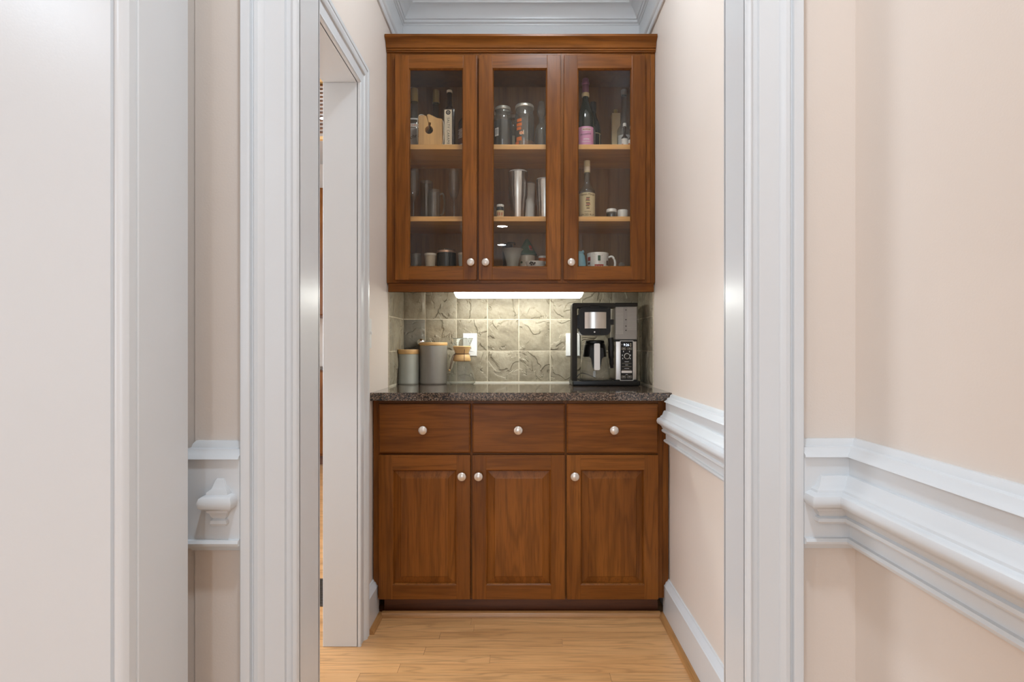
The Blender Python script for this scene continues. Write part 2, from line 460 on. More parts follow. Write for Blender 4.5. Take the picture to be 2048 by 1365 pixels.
# floor boards that can be told apart
def board(x0, x1, y, wd=.057):
    o = obj('plank', box(x0+.0005, x1-.0005, y-wd+.0005, y-.0005, -.0035, 0), 'oak', fl, origin=((x0+x1)/2, y-wd/2, 0))
    return o
y = 2.434; k = 0
joints = {2: .62, 3: -.31, 4: .155, 6: -.11, 7: -.42, 5: -.35, 1: -.2, 8: .3}
while y > 1.20:
    xs = [-1.25]
    j = joints.get(k, random.uniform(-.5, .5))
    xs += [j-random.uniform(.75, .9) if j-.8 > -1.2 else -1.0, j, PW]
    xs = sorted(set(x for x in xs if -1.25 <= x <= PW))
    for a, b in zip(xs[:-1], xs[1:]):
        if b-a > .03:
            if y <= 2.15 or b <= -KX: board(a, b, y)
    y -= .057; k += 1
y = 2.434+.057
while y < 5.7:
    j = -1.5+random.uniform(-.5, .5)
    for a, b in ((-2.6, j), (j, KX)): board(a, b, y)
    y += .057

# ------------------------------------------------------------------ trim
# casing of the pantry doorway (seen face on): inner bead, field, bead, back band
casing_prof = [(0, 0), (0, .014), (.002, .018), (.006, .020), (.010, .018), (.012, .013), (.022, .0125), (.024, .017), (.062, .019), (.065, .024), (.072, .028), (.080, .027), (.084, .021), (.087, .020), (.089, .026), (.094, .028), (.106, .028), (.108, .026), (.108, 0)]
casing_prof = [(a*.935, b) for a, b in casing_prof]
def map_front(u, v, o): return (u, YF-o, v)
struct('trim_1', sweep_wall([(JL, 0), (JL, 2.07), (JR, 2.07), (JR, 0)], casing_prof, map_front), 'white', smooth=True)
def map_front_back(u, v, o): return (u, YF2+o, v)
struct('trim_2', sweep_wall([(JL, 0), (JL, 2.07), (JR, 2.07), (JR, 0)], [(a, b*.6) for a, b in casing_prof], map_front_back), 'white', smooth=True)
struct('trim_3', boxes([(JL-.02, JL, YF-.004, YF2+.004, 0, 2.07), (JR, JR+.02, YF-.004, YF2+.004, 0, 2.07), (JL-.02, JR+.02, YF-.004, YF2+.004, 2.07, 2.09)], .0015), 'white')
# casing of the doorway in the left wall
lc = [(0, 0), (0, .012), (.004, .015), (.010, .014), (.014, .011), (.046, .013), (.050, .019), (.060, .024), (.068, .022), (.072, .018), (.075, .022), (.085, .024), (.088, .021), (.088, 0)]
def map_left(u, v, o): return (-PW+o, u, v)
struct('trim_4', sweep_wall([(YL1, 0), (YL1, ZL), (YL0, ZL), (YL0, 0)], [(-a, b) for a, b in lc], map_left), 'white', smooth=True)
struct('trim_5', boxes([(-PW-.126, -PW+.004, YL1, YL1+.02, 0, ZL), (-PW-.126, -PW+.004, YL0-.02, YL0, 0, ZL), (-PW-.126, -PW+.004, YL0-.02, YL1+.02, ZL, ZL+.02)], .0015), 'white')
# white cased end of the wall beside the camera
jx = -.577
struct('trim_6', boxes([(-.80, jx, .880, 1.012, 0, CEIL)], .0015), 'white')
pil = [(0, 0), (0, .016), (.004, .021), (.012, .023), (.018, .021), (.020, .016), (.024, .015), (.026, .019), (.26, .019), (.262, 0)]
struct('trim_7', sweep_wall([(jx-.003, 0), (jx-.003, CEIL)], pil, lambda u, v, o: (u, .880-o, v)), 'white', smooth=True)

# chair rail
def rail_board(dz): return [(0, .936+dz), (.006, .936+dz), (.010, .931+dz), (.012, .924+dz), (.020, .922+dz), (.024, .914+dz), (.032, .9095+dz), (.034, .906+dz), (.027, .9045+dz), (.027, .758+dz), (.033, .757+dz), (.036, .752+dz), (.034, .747+dz), (.022, .744+dz), (.019, .738+dz), (.013, .7365+dz), (.011, .732+dz), (0, .732+dz)]
def rail_mid(dz): return [(0, .872+dz), (.033, .872+dz), (.036, .868+dz), (.041, .855+dz), (.049, .849+dz), (.050, .845+dz), (.055, .8435+dz), (.061, .840+dz), (.064, .832+dz), (.062, .823+dz), (.056, .818+dz), (.050, .816+dz), (.048, .812+dz), (.045, .810+dz), (.042, .803+dz), (.038, .799+dz), (.043, .7965+dz), (.044, .791+dz), (.041, .787+dz), (.027, .786+dz), (0, .786+dz)]
CO_R, CO_L = JR+.101, JL-.101
struct('trim_8', sweep([(HR, -6.9), (HR, YF), (CO_R, YF)], rail_board(0)), 'white', smooth=True)
struct('trim_9', sweep([(HR, -6.9), (HR, YF), (.583, YF), (.583, YF+.02)], rail_mid(0)), 'white', smooth=True)
struct('trim_10', sweep([(CO_L, YF), (-.603, YF), (-.603, YF+.03)], rail_board(-.004)), 'white', smooth=True)
# short block with both ends returned
struct('trim_11', sweep([(-.5475, YF), (-.5475, YF-.027), (-.5565, YF-.027), (-.5565, YF)], [(max(d-.031, -.002)*.8, z) for d, z in rail_mid(-.006)]), 'white', smooth=True)
struct('trim_12', sweep([(PW, YF2), (PW, 2.326)], rail_board(-.020)), 'white', smooth=True)
struct('trim_13', sweep([(PW, YF2), (PW, 2.326)], rail_mid(-.020)), 'white', smooth=True)
# baseboards with oak shoe
bb = [(0, .158), (.006, .158), (.008, .152), (.014, .148), (.018, .138), (.022, .134), (.022, 0), (0, 0)]
struct('baseboard_right', sweep([(PW, YF2), (PW, 2.392)], bb), 'white', smooth=True)
struct('baseboard_left', sweep([(-PW, 2.392), (-PW, YL1+.088)], bb), 'white', smooth=True)
struct('baseboard_hall_right', sweep([(HR, -6.9), (HR, YF), (CO_R, YF)], bb), 'white', smooth=True)
struct('baseboard_hall_left', sweep([(CO_L, YF), (-.603, YF), (-.603, YF+.03)], bb), 'white', smooth=True)
sh = [(.022, .0), (.040, .0), (.0395, .008), (.036, .014), (.030, .018), (.022, .019)]
struct('trim_14', sweep([(PW, YF2), (PW, 2.395)], sh), 'oak_y', smooth=True)
struct('trim_15', sweep([(-PW, 2.395), (-PW, YL1+.090)], sh), 'oak_y', smooth=True)
struct('trim_16', sweep([(PW-.035, 2.417), (-PW+.035, 2.417)], [(d, z*1.15) for d, z in sh]), 'oak_shoe_x', smooth=True)
# crown, frieze and picture moulding of the pantry
cp = [(PW, YF2), (PW, YB), (-PW, YB), (-PW, YF2)]
struct('trim_17', sweep(cp, [(0, 2.738), (.006, 2.738), (.008, 2.745), (.015, 2.750), (.016, 2.762), (.021, 2.764), (.022, 2.770), (.030, 2.784), (.043, 2.802), (.062, 2.818), (.066, 2.820), (.068, 2.827), (.078, 2.835), (.086, 2.858), (.090, 2.870), (.100, 2.874), (.100, CEIL), (0, CEIL)]), 'white', smooth=True)
struct('trim_18', sweep(cp, [(0, 2.600), (.004, 2.600), (.004, 2.738), (0, 2.738)]), 'white')
struct('trim_19', sweep(cp, [(0, 2.560), (.008, 2.560), (.012, 2.566), (.012, 2.582), (.018, 2.588), (.020, 2.598), (.014, 2.606), (.010, 2.618), (0, 2.622)]), 'white', smooth=True)

# ------------------------------------------------------------------ lamps, inferred and added
def can_light(x, y, mat, label, r=.076, gap=.0):
    t = thing('recessed_light', label, 'ceiling light', (x, y, CEIL), 'recessed ceiling lights')
    obj('trim_ring', lathe([(r, -.001), (r+.004, -.006), (r+.018, -.005), (r+.020, -.001)], (x, y, CEIL), 40), 'white', t, True)
    obj('lens', lathe([(0, -.004), (r, -.003)], (x, y, CEIL), 40, cap=False), mat, t)
    return t
t = thing('ceiling_light', 'unseen ceiling light before the cabinets, dome form added to light the crown', 'ceiling light', (.12, 1.84, CEIL))
obj('base_ring', lathe([(0, 0), (.15, 0), (.15, -.012), (.14, -.016), (0, -.016)], (.12, 1.84, CEIL), 40), 'white', t, True)
obj('dome', lathe([(.13*math.cos(PI/2*k/8), -.016-.075*math.sin(PI/2*k/8)) for k in range(9)], (.12, 1.84, CEIL), 40, cap=False), 'can_pantry', t, True)  # lamp is inferred; its dome shape is added to light the crown
can_light(-.02, .30, 'can_hall', 'round recessed light in the hall ceiling outside the doorway')
for x, y, s in ((-.28, -3.5, 'nearest reflected in the middle glass door'), (-.34, -5.1, 'farthest reflected in the middle glass door'), (-2.4, -1.2, 'added unseen on the left side'), (-2.4, -3.8, 'added unseen near the far corner')):  # the last two are added for more light in the room
    can_light(x, y, 'can_room', 'round recessed ceiling light of the room, '+s)
can_light(-2.0, 3.2, 'can_kitchen_added', 'added unseen recessed light in the kitchen ceiling')  # added to light the kitchen, as is the next one
can_light(-1.5, 4.6, 'can_kitchen_added', 'added unseen recessed light above the far kitchen cabinets')

# ------------------------------------------------------------------ tiled backsplash
bs = struct('wall_backsplash', boxes([(-PW, PW, YB-.006, YB, TOPC, 1.42), (-PW, -PW+.005, 2.652, YB, TOPC, 1.42), (PW-.005, PW, 2.652, YB, TOPC, 1.42)]), 'grout')
def relief_tile(w, h, seed, n=9):
    """slate tile lying in x-z, cleft front towards -y, with chipped edges"""
    rnd = random.Random(seed); bm = bmesh.new(); g = []
    ph = [(rnd.uniform(-9, 9), rnd.uniform(-9, 9), rnd.uniform(0, 6.3)) for _ in range(4)]
    th = rnd.uniform(0, PI); off = rnd.uniform(-.04, .04)
    for j in range(n+1):
        row = []
        for i in range(n+1):
            u = (i/n-.5)*w; v = (j/n-.5)*h
            e = min(i, n-i, j, n-j)
            d = sum(math.sin(a*u*7+b*v*7+p) for a, b, p in ph)*.0006
            s = u*math.cos(th)+v*math.sin(th)+off+.012*math.sin(ph[0][0]*v*6+ph[0][2])
            d += .0028 if s > 0 else 0
            if e == 0: d = -.0035; 
            elif e == 1 and rnd.random() < .3: d -= .0012
            row.append(bm.verts.new((u+(rnd.uniform(-.0008, .0008) if e == 0 else 0), -.006-d, v+(rnd.uniform(-.0008, .0008) if e == 0 else 0))))
        g.append(row)
    for j in range(n):
        for i in range(n): bm.faces.new((g[j][i], g[j][i+1], g[j+1][i+1], g[j+1][i]))
    border = g[0]+[g[j][n] for j in range(1, n+1)]+list(reversed(g[n][:n]))+[g[j][0] for j in range(n-1, 0, -1)]
    back = [bm.verts.new((v.co.x, .0, v.co.z)) for v in border]
    m = len(border)
    for i in range(m): bm.faces.new((border[i], back[i], back[(i+1) % m], border[(i+1) % m]))
    bmesh.ops.recalc_face_normals(bm, faces=bm.faces[:])
    return bm
tx = [-.597, -.485, -.327, -.170, -.011, .148, .306, .464, .597]
tz = [.928, 1.0846, 1.2445, 1.404]
sd = 0
for j in range(3):
    for i in range(8):
        wd = tx[i+1]-tx[i]-.0045; ht = tz[j+1]-tz[j]-.0045
        bm = relief_tile(wd, ht, sd); sd += 1
        c = Vector(((tx[i]+tx[i+1])/2, YB-.005, (tz[j]+tz[j+1])/2))
        bmesh.ops.translate(bm, verts=bm.verts[:], vec=c)
        obj('tile', bm, 'slate_dark' if (i, j) == (0, 1) else 'slate', bs, origin=c, smooth=True)
    for s in (-1, 1):
        for y0, y1 in ((2.656, 2.735), (2.739, 2.878), (2.882, 2.958)):
            bm = relief_tile(y1-y0, tz[j+1]-tz[j]-.0045, sd, 6); sd += 1
            bmesh.ops.rotate(bm, verts=bm.verts[:], cent=(0, 0, 0), matrix=Matrix.Rotation(s*-PI/2*1, 3, 'Z'))
            c = Vector((s*(PW-.004), (y0+y1)/2, (tz[j]+tz[j+1])/2))
            bmesh.ops.translate(bm, verts=bm.verts[:], vec=c)
            obj('tile', bm, 'slate', bs, origin=c, smooth=True)
struct('trim_20', box(-PW+.01, PW-.01, YB-.017, YB-.004, TOPC, TOPC+.0055), 'caulk')

# ------------------------------------------------------------------ base cabinet
BD = 2.352           # door faces
BF = BD+.020         # face frame
def knob(parent, x, y, z, r=.0178):
    prof = [(.006, 0), (.0055, .012), (.008, .014), (r*.98, .017), (r, .020), (r*.93, .024), (r*.62, .0275), (0, .0285)]
    return obj('knob', lathe(prof, (x, y, z), 28, '-Y'), 'nickel', parent, True)
bc = thing('base_cabinet', 'cherry wood base cabinet with three drawers above three raised panel doors', 'cabinet', (0, BF, 0))
obj('body', boxes([(-.600, -.582, BF+.02, YB-.008, .084, .885), (.582, .600, BF+.02, YB-.008, .084, .885), (-.582, .582, BF+.02, YB-.008, .084, .102), (-.582, .582, YB-.02, YB-.008, .102, .885)]), 'cherry_in', bc)
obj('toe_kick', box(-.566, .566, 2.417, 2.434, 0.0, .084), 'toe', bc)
fx = [-.600, X_(760, BF), X_(936, BF), X_(948, BF), X_(1126, BF), X_(1137, BF), X_(1313, BF), .575]
for a, b in ((fx[0], fx[1]), (fx[2], fx[3]), (fx[4], fx[5]), (fx[6], fx[7])):
    obj('frame_stile', box(a, b, BF, BF+.02, .084, .888), 'cherry_v', bc)
for z0, z1 in ((.084, .112), (.660, .700), (.868, .888)):
    for a, b in ((fx[1], fx[2]), (fx[3], fx[4]), (fx[5], fx[6])):
        obj('frame_rail', box(a, b, BF+.0005, BF+.0195, z0, z1), 'cherry_h', bc)
obj('filler_strip', box(.5765, .600, BF+.003, BF+.02, .084, .888, .001), 'cherry_v', bc)
def slab(x0, x1, y0, y1, z0, z1, lip=.006, dep=.005):
    """board with a small stepped profile round its front edge"""
    bm = bmesh.new()
    def ring(i, y): return [bm.verts.new(p) for p in ((x0+i, y, z0+i), (x1-i, y, z0+i), (x1-i, y, z1-i), (x0+i, y, z1-i))]
    R = [ring(0, y1), ring(0, y0+dep), ring(.002, y0+dep*.55), ring(lip*.9, y0+dep*.35), ring(lip, y0)]
    for A, B in zip(R[:-1], R[1:]):
        for k in range(4): bm.faces.new((A[k], A[(k+1) % 4], B[(k+1) % 4], B[k]))
    bm.faces.new(R[-1]); bm.faces.new(list(reversed(R[0])))
    bmesh.ops.recalc_face_normals(bm, faces=bm.faces[:]); return bm
def raised(x0, x1, z0, z1, yo, yi, m):
    bm = bmesh.new()
    def ring(i, y): return [bm.verts.new(p) for p in ((x0+i, y, z0+i), (x1-i, y, z0+i), (x1-i, y, z1-i), (x0+i, y, z1-i))]
    R = [ring(-.006, yo+.008), ring(-.006, yo), ring(.002, yo), ring(m*.95, yi+.0022), ring(m, yi+.0004), ring(m+.002, yi)]
    for A, B in zip(R[:-1], R[1:]):
        for k in range(4): bm.faces.new((A[k], A[(k+1) % 4], B[(k+1) % 4], B[k]))
    bm.faces.new(R[-1]); bm.faces.new(list(reversed(R[0])))
    bmesh.ops.recalc_face_normals(bm, faces=bm.faces[:]); return bm
def stile_rail_door(parent, x0, x1, z0, z1, y, th, sw, rt, rb, lab):
    """door: two stiles (the part) with rails as sub-parts"""
    b = .0035
    bm = bmesh.new()
    for a, c in ((x0, x0+sw), (x1-sw, x1)):
        t = box(a, c, y, y+th, z0, z1, .0022, 2)
        me = bpy.data.meshes.new('t'); t.to_mesh(me); t.free(); bm.from_mesh(me); bpy.data.meshes.remove(me)
    d = obj('door', bm, 'cherry_v', parent); d['label'] = lab
    for a, c in ((z1-rt, z1), (z0, z0+rb)):
        obj('door_rail', box(x0+sw-.0015, x1-sw+.0015, y+.0003, y+th-.0003, a, c, .0018, 2), 'cherry_h', d)
    # sticking bead round the opening
    ix0, ix1, iz0, iz1 = x0+sw, x1-sw, z0+rb, z1-rt
    obj('bead', sweep_wall([(ix0, iz0), (ix1, iz0), (ix1, iz1), (ix0, iz1), (ix0, iz0+.0001)], [(-.001, .002), (.001, .0035), (.0045, .008), (.005, .012), (-.001, .012)], lambda u, v, o: (u, y+o, v)), 'cherry_v', d, True)
    return d, ix0, ix1, iz0, iz1
cols = [(757, 940.5), (944.5, 1130), (1133.5, 1317)]
kx = [924.5, 957.5, 1149]; kdx = [847, 1036.5, 1227]
for i, (a, b) in enumerate(cols):
    x0, x1 = X_(a, BD), X_(b, BD)
    d = obj('drawer', slab(x0, x1, BD, BF-.0005, Z_(907, BD), Z_(808.5, BD)), 'cherry_h', bc)
    knob(d, X_(kdx[i], BD), BD, Z_(860, BD))
    dd, ix0, ix1, iz0, iz1 = stile_rail_door(bc, x0, x1, .086, Z_(911, BD), BD, .0195, W_(28, BD), W_(30, BD), W_(29, BD), 'raised panel door under the drawer')
    obj('raised_panel', raised(ix0+.003, ix1-.003, iz0+.003, iz1-.003, BD+.0125, BD+.0035, .030), 'cherry_v', dd)
    knob(dd, X_(kx[i], BD), BD, Z_(952, BD))

ct = obj('countertop', box(-PW, PW, 2.334, YB-.0065, TOPC-.033, TOPC, .0025, 2), 'granite')
tag(ct, 'polished brown speckled granite countertop on the base cabinet', 'countertop')

# ------------------------------------------------------------------ upper cabinet
UD = 2.600; UF = 2.620
Z1, Z2, ZB = 2.0286, 1.700, 1.440
uc = thing('wall_cabinet', 'cherry wood wall cabinet with three glass doors above the tiled backsplash', 'cabinet', (0, UF, 1.36))
YBK = YB-.0075
obj('side_panel', box(-.602, -.584, UF+.02, YBK, 1.385, 2.44), 'cherry_v', uc)
obj('side_panel', box(.584, .602, UF+.02, YBK, 1.385, 2.44), 'cherry_v', uc)
obj('back_panel', box(-.584, .584, YBK-.008, YBK, 1.42, 2.42), 'cherry_in', uc)
obj('top_panel', box(-.584, .584, UF+.02, YBK, 2.42, 2.44), 'cherry_in', uc)
obj('bottom_panel', box(-.584, .584, UF+.02, YBK, 1.40, ZB), 'cherry_in', uc)
obj('shelf', box(-.582, .582, 2.66, YBK-.009, Z1-.022, Z1, .001), 'shelf', uc)
obj('shelf', box(-.582, .582, 2.66, YBK-.009, Z2-.022, Z2, .001), 'shelf', uc)
ux = [-.602, X_(797, UF), X_(947, UF), X_(963, UF), X_(1115, UF), X_(1134, UF), X_(1284, UF), .580]
for a, b in ((ux[0], ux[1]), (ux[2], ux[3]), (ux[4], ux[5]), (ux[6], ux[7])):
    obj('frame_stile', box(a, b, UF, UF+.02, 1.392, 2.440), 'cherry_v', uc)
obj('filler_strip', box(.5815, .602, UF+.003, UF+.02, 1.392, 2.44, .001), 'cherry_v', uc)
for a, b in ((ux[1], ux[2]), (ux[3], ux[4]), (ux[5], ux[6])):
    obj('frame_rail', box(a, b, UF+.0005, UF+.0195, 1.392, 1.440), 'cherry_h', uc)
    obj('frame_rail', box(a, b, UF+.0005, UF+.0195, 2.375, 2.440), 'cherry_h', uc)
obj('crown_moulding', sweep([(.602, UF), (-.602, UF)], [(0, 2.426), (.006, 2.426), (.007, 2.431), (.011, 2.432), (.012, 2.439), (.017, 2.441), (.018, 2.446), (.020, 2.452), (.026, 2.463), (.036, 2.472), (.044, 2.476), (.046, 2.478), (.046, 2.487), (-.30, 2.487), (-.30, 2.4405), (0, 2.4405)]), 'cherry_h', uc, True)
obj('light_rail', boxes([(-.597, .597, UF+.004, UF+.022, 1.352, 1.391), (-.597, .597, UF+.001, UF+.022, 1.352, 1.359)], .001), 'cherry_h', uc)
ucols = [(790, 953.5), (957.5, 1121.5), (1128, 1291)]
ukx = [942, 971.5, 1142]
zt, zb = Z_(110, UD), Z_(560, UD)
for i, (a, b) in enumerate(ucols):
    x0, x1 = X_(a, UD), X_(b, UD)
    d, ix0, ix1, iz0, iz1 = stile_rail_door(uc, x0, x1, zb, zt, UD, .0195, W_(27.5, UD), W_(26.5, UD), W_(26, UD), 'glass door of the wall cabinet')
    obj('glass_pane', box(ix0-.004, ix1+.004, UD+.0105, UD+.0135, iz0-.004, iz1+.004), 'glass', d)
    knob(d, X_(ukx[i], UD), UD, Z_(526, UD), .0172)

# under-cabinet lamp
ul = thing('under_cabinet_light', 'lit white strip light fixed under the wall cabinet', 'light fixture', (-.012, 2.77, 1.40))
lx0, lx1 = X_(907, 2.72), X_(1168, 2.72)
obj('housing', box(lx0, lx1, 2.722, 2.812, 1.362, 1.3995, .002), 'plate', ul)
pr = [(lx0+.001, 1.3615), (lx0+.011, 1.339), (lx1-.011, 1.339), (lx1-.001, 1.3615)]
obj('lens', extrude_poly(pr, 2.724, 2.810), 'under', ul)

# ------------------------------------------------------------------ outlets and switch
def wall_plate(name, lab, cat, x, z, kind, yy=YB-.0125, grp='white wall plates on the backsplash'):
    t = thing(name, lab, cat, (x, yy, z), grp)
    obj('plate', slab(x-.036, x+.036, yy-.006, yy+.003, z-.058, z+.058, .003, .004), 'plate', t)
    ins = obj('insert', box(x-.0165, x+.0165, yy-.0085, yy-.005, z-.033, z+.033, .001), 'plate', t)
    if kind == 'outlet':
        for s in (-1, 1):
            for k in (-1, 1):
                obj('slot', box(x+k*.006-.001, x+k*.006+.001, yy-.0092, yy-.008, z+s*.018-.004, z+s*.018+.004), 'slot', ins)
            obj('ground_hole', lathe([(0, .0005), (.0022, .0005), (.0022, -.001)], (x, yy-.0085, z+s*.018-.0095), 10, '-Y'), 'slot', ins)
        obj('button', box(x-.006, x+.006, yy-.0095, yy-.008, z-.003, z+.003, .0005), 'plate', ins)
    else:
        obj('toggle', box(x-.0045, x+.0045, yy-.020, yy-.008, z-.002, z+.009, .0015), 'plate', ins)
    for s in (-1, 1): obj('screw', lathe([(0, .0012), (.003, .0008), (.003, -.001)], (x, yy-.006, z+s*.048), 12, '-Y'), 'nickel', t)
    return t
wall_plate('wall_outlet', 'white wall outlet on the tiles behind the hourglass coffee carafe', 'outlet', X_(939.5, 2.95), Z_(690, 2.95), 'outlet')
wall_plate('wall_outlet', 'white wall outlet on the tiles half hidden behind the coffee maker', 'outlet', X_(1146, 2.95), Z_(690, 2.95), 'outlet')
# switch on the left wall, seen almost edge on
sz = Z_(667, 2.27); sy = 2.30
t = thing('light_switch', 'white light switch on the wall beside the door casing', 'light switch', (-PW, sy, sz))
obj('plate', box(-PW, -PW+.006, sy-.036, sy+.036, sz-.058, sz+.058, .002), 'plate', t)
obj('toggle', box(-PW+.006, -PW+.017, sy-.004, sy+.004, sz-.004, sz+.008, .001), 'plate', t)
for s in (-1, 1): obj('screw', box(-PW+.006, -PW+.0072, sy-.003, sy+.003, sz+s*.046-.003, sz+s*.046+.003, .0005), 'nickel', t)

# ------------------------------------------------------------------ things on the counter
def canister(px_, D, wpx, ytop, lidpx, mat, lab):
    x = X_(px_, D); r = W_(wpx, D)/2; z1 = Z_(ytop, D-r); zl = Z_(ytop+lidpx, D-r); z0 = TOPC
    t = thing('canister', lab, 'canister', (x, D, z0), 'kitchen canisters')
    obj('body', lathe([(0, .0), (r*.94, 0), (r*.985, .003), (r, .009), (r, zl-z0-.001), (r*.98, zl-z0)], (x, D, z0), 56), mat, t, True)
    obj('lid', lathe([(0, zl-z0), (r*1.005, zl-z0+.0005), (r*1.02, zl-z0+.003), (r*1.02, z1-z0-.003), (r*.99, z1-z0), (0, z1-z0)], (x, D, z0), 56), 'maple', t, True)
    return t
canister(816.8, 2.85, 42.4, 699.5, 9.5, 'grey_can', 'small grey-green canister with a pale wooden lid on the counter')
canister(867, 2.872, 54.5, 685, 6.5, 'grey_can2', 'large dark grey canister with a pale wooden lid beside the hourglass carafe')
bxx, bxy = -.503, 2.936
t = thing('coffee_scoop', 'chrome ball ended scoop handle standing behind the large grey canister', 'scoop', (bxx, bxy, TOPC))
obj('stem', lathe([(0, 0), (.012, 0), (.012, .003), (.004, .006), (.004, .19), (0, .19)], (bxx, bxy, TOPC), 16), 'chrome', t, True)
obj('ball', lathe([(.0225*math.sin(PI*i/16), -.0225*math.cos(PI*i/16)) for i in range(17)], (bxx, bxy, 1.127), 28), 'chrome', t, True)

# hourglass carafe
cx, cy = X_(924, 2.86), 2.858
t = thing('coffee_carafe', 'hourglass glass coffee carafe with a wooden collar beside the grey canisters', 'carafe', (cx, cy, TOPC))
gp = [(0, .002), (.055, .0), (.064, .006), (.067, .018), (.064, .034), (.045, .082), (.034, .115), (.0285, .149), (.0345, .175), (.0545, .224)]
obj('glass_body', lathe(gp, (cx, cy, TOPC), 44, cap=False), 'jug_clear', t, True)
obj('rim', lathe([(.0540+.0012*math.cos(a), .224+.0012*math.sin(a)) for a in [2*PI*k/8 for k in range(9)]], (cx, cy, TOPC), 44, cap=False), 'clear2', t, True)
obj('wooden_collar', lathe([(.0400, .1125), (.0425, .1145), (.0435, .120), (.0390, .136), (.0325, .1485), (.0345, .158), (.0425, .177), (.0445, .184), (.0425, .1865), (.0385, .187)], (cx, cy, TOPC), 44, cap=False), 'maple', t, True)
tie = obj('leather_tie', tube([(cx+.0335*math.sin(a), cy-.0335*math.cos(a), TOPC+.1485) for a in [2*PI*k/28 for k in range(28)]], .0022, 6, True), 'leather', t, True)
obj('tie_strand', tube(smoothpath([(cx-.030, cy-.018, TOPC+.149), (cx-.042, cy-.026, TOPC+.138), (cx-.052, cy-.028, TOPC+.10), (cx-.060, cy-.030, TOPC+.062)], 5), .0016, 6), 'leather', tie, True)
obj('tie_strand', tube(smoothpath([(cx-.028, cy-.021, TOPC+.149), (cx-.037, cy-.030, TOPC+.135), (cx-.046, cy-.034, TOPC+.10), (cx-.056, cy-.033, TOPC+.070)], 5), .0016, 6), 'leather', tie, True)
obj('tie_strand', tube([(cx+.018, cy-.032, TOPC+.185), (cx+.016, cy-.036, TOPC+.165), (cx+.015, cy-.033, TOPC+.149), (cx+.015, cy-.040, TOPC+.125), (cx+.016, cy-.042, TOPC+.110)], .0014, 6), 'leather', tie, True)
obj('wooden_bead', lathe([(.005*math.sin(PI*i/8), -.005*math.cos(PI*i/8)) for i in range(9)], (cx-.057, cy-.031, TOPC+.070), 14), 'maple', tie, True)

# coffee maker
D0 = 2.715
def qx(p, D=D0): return X_(p, D)
def qz(p, D=D0): return Z_(p, D)
cm = thing('coffee_maker', 'black and steel coffee maker with a glass carafe at the right of the counter', 'coffee maker', (qx(1212), 2.80, TOPC))
obj('base', box(qx(1145), qx(1281), D0, 2.915, TOPC+.0005, qz(762.5), .006, 3), 'black', cm, True)
obj('drip_plate', box(qx(1160), qx(1226), D0+.02, 2.87, qz(762.5)-.0005, qz(762.5)+.003, .001), 'black_matt', cm)
obj('column', box(qx(1144.5), qx(1155), D0+.010, D0+.105, qz(763), qz(612), .003, 2), 'black_matt', cm, True)
obj('top_bar', extrude_poly(rrect(qx(1145), qx(1231.5), qz(615.5), qz(606), .009, 5, .001), D0+.008, D0+.10), 'black_matt', cm)
br = obj('brew_basket', extrude_poly(rrect(qx(1158.5), qx(1221), qz(671), qz(617), .006, 6, .024), D0-.004, D0+.085), 'black', cm)
obj('steel_front', lathe([(.09, 0), (.09, qz(625)-qz(657.5))], ((qx(1169)+qx(1212.5))/2, D0+.0698, qz(657.5)), 24, 'Z', -.59, .59, False), 'steel', br, True)
obj('badge', lathe([(0, .001), (.0035, .0008), (.0035, -.001)], (qx(1189), D0-.004, qz(664.5)), 16, '-Y'), 'steel', br, True)
obj('tab', box(qx(1198.5), qx(1200.5), D0-.006, D0-.004, qz(667), qz(660)), 'black_matt', br)
obj('basket_lid', box(qx(1164), qx(1216), D0+.002, D0+.08, qz(617), qz(613.5), .002), 'black', br)
obj('lid_grip', box(qx(1180), qx(1200), D0-.004, D0+.06, qz(617), qz(612), .003, 2), 'black', br)
obj('bracket', box(qx(1153), qx(1159), D0+.012, D0+.10, qz(657), qz(630), .001), 'black', cm)
obj('bracket', box(qx(1220), qx(1228.5), D0+.012, D0+.06, qz(649.5), qz(639), .001), 'black', cm)
tk = obj('water_tank', box(qx(1231.5), qx(1276), D0+.016, D0+.175, qz(680), qz(612.5), .006, 3), 'smoke', cm, True)
obj('tank_lid', box(qx(1230.5), qx(1276.5), D0+.012, D0+.178, qz(613), qz(605.5), .004, 2), 'black_matt', tk, True)
for k in range(20):
    zz = qz(616+k*2.7)
    obj('rib', box(qx(1233), qx(1247.5), D0+.0145, D0+.0165, zz-.0012, zz+.0012), 'rib', tk)
    if k < 17: obj('rib', box(qx(1256), qx(1274), D0+.0145, D0+.0165, zz-.0007, zz+.0007), 'rib', tk)
for yv in (620, 639.5, 652.5, 661): obj('level_mark', box(qx(1252), qx(1254), D0+.0138, D0+.016, qz(yv)-.0025, qz(yv)+.0025), 'black', tk)
obj('tank_seat', box(qx(1230), qx(1275), D0+.010, D0+.175, qz(683.5), qz(679.5), .002), 'black', cm)
tw = obj('tower', box(qx(1231.5), qx(1274.5), D0+.006, D0+.175, qz(761.5), qz(683), .005, 3), 'steel', cm, True)
obj('tower_foot', box(qx(1230), qx(1275.5), D0+.004, D0+.175, qz(764), qz(760.5), .001), 'black', cm)
obj('panel_border', extrude_poly(rrect(qx(1240), qx(1267), qz(762), qz(681.8), .003), D0+.002, D0+.007), 'label_white', tw)
pn = obj('control_panel', extrude_poly(rrect(qx(1241.3), qx(1265.8), qz(760.8), qz(683), .002), D0+.0008, D0+.0022), 'black', tw)
yp = D0+.0004
text_flat('clock_digits', '9:26', W_(6.8, D0), (qx(1252.8), yp, qz(690.5)), 'display', pn)
for px_ in (1244, ): obj('icon', lathe([(0, .0004), (.0016, .0004)], (qx(px_), yp, qz(689.5)), 8, '-Y', cap=False), 'ink_white', pn)
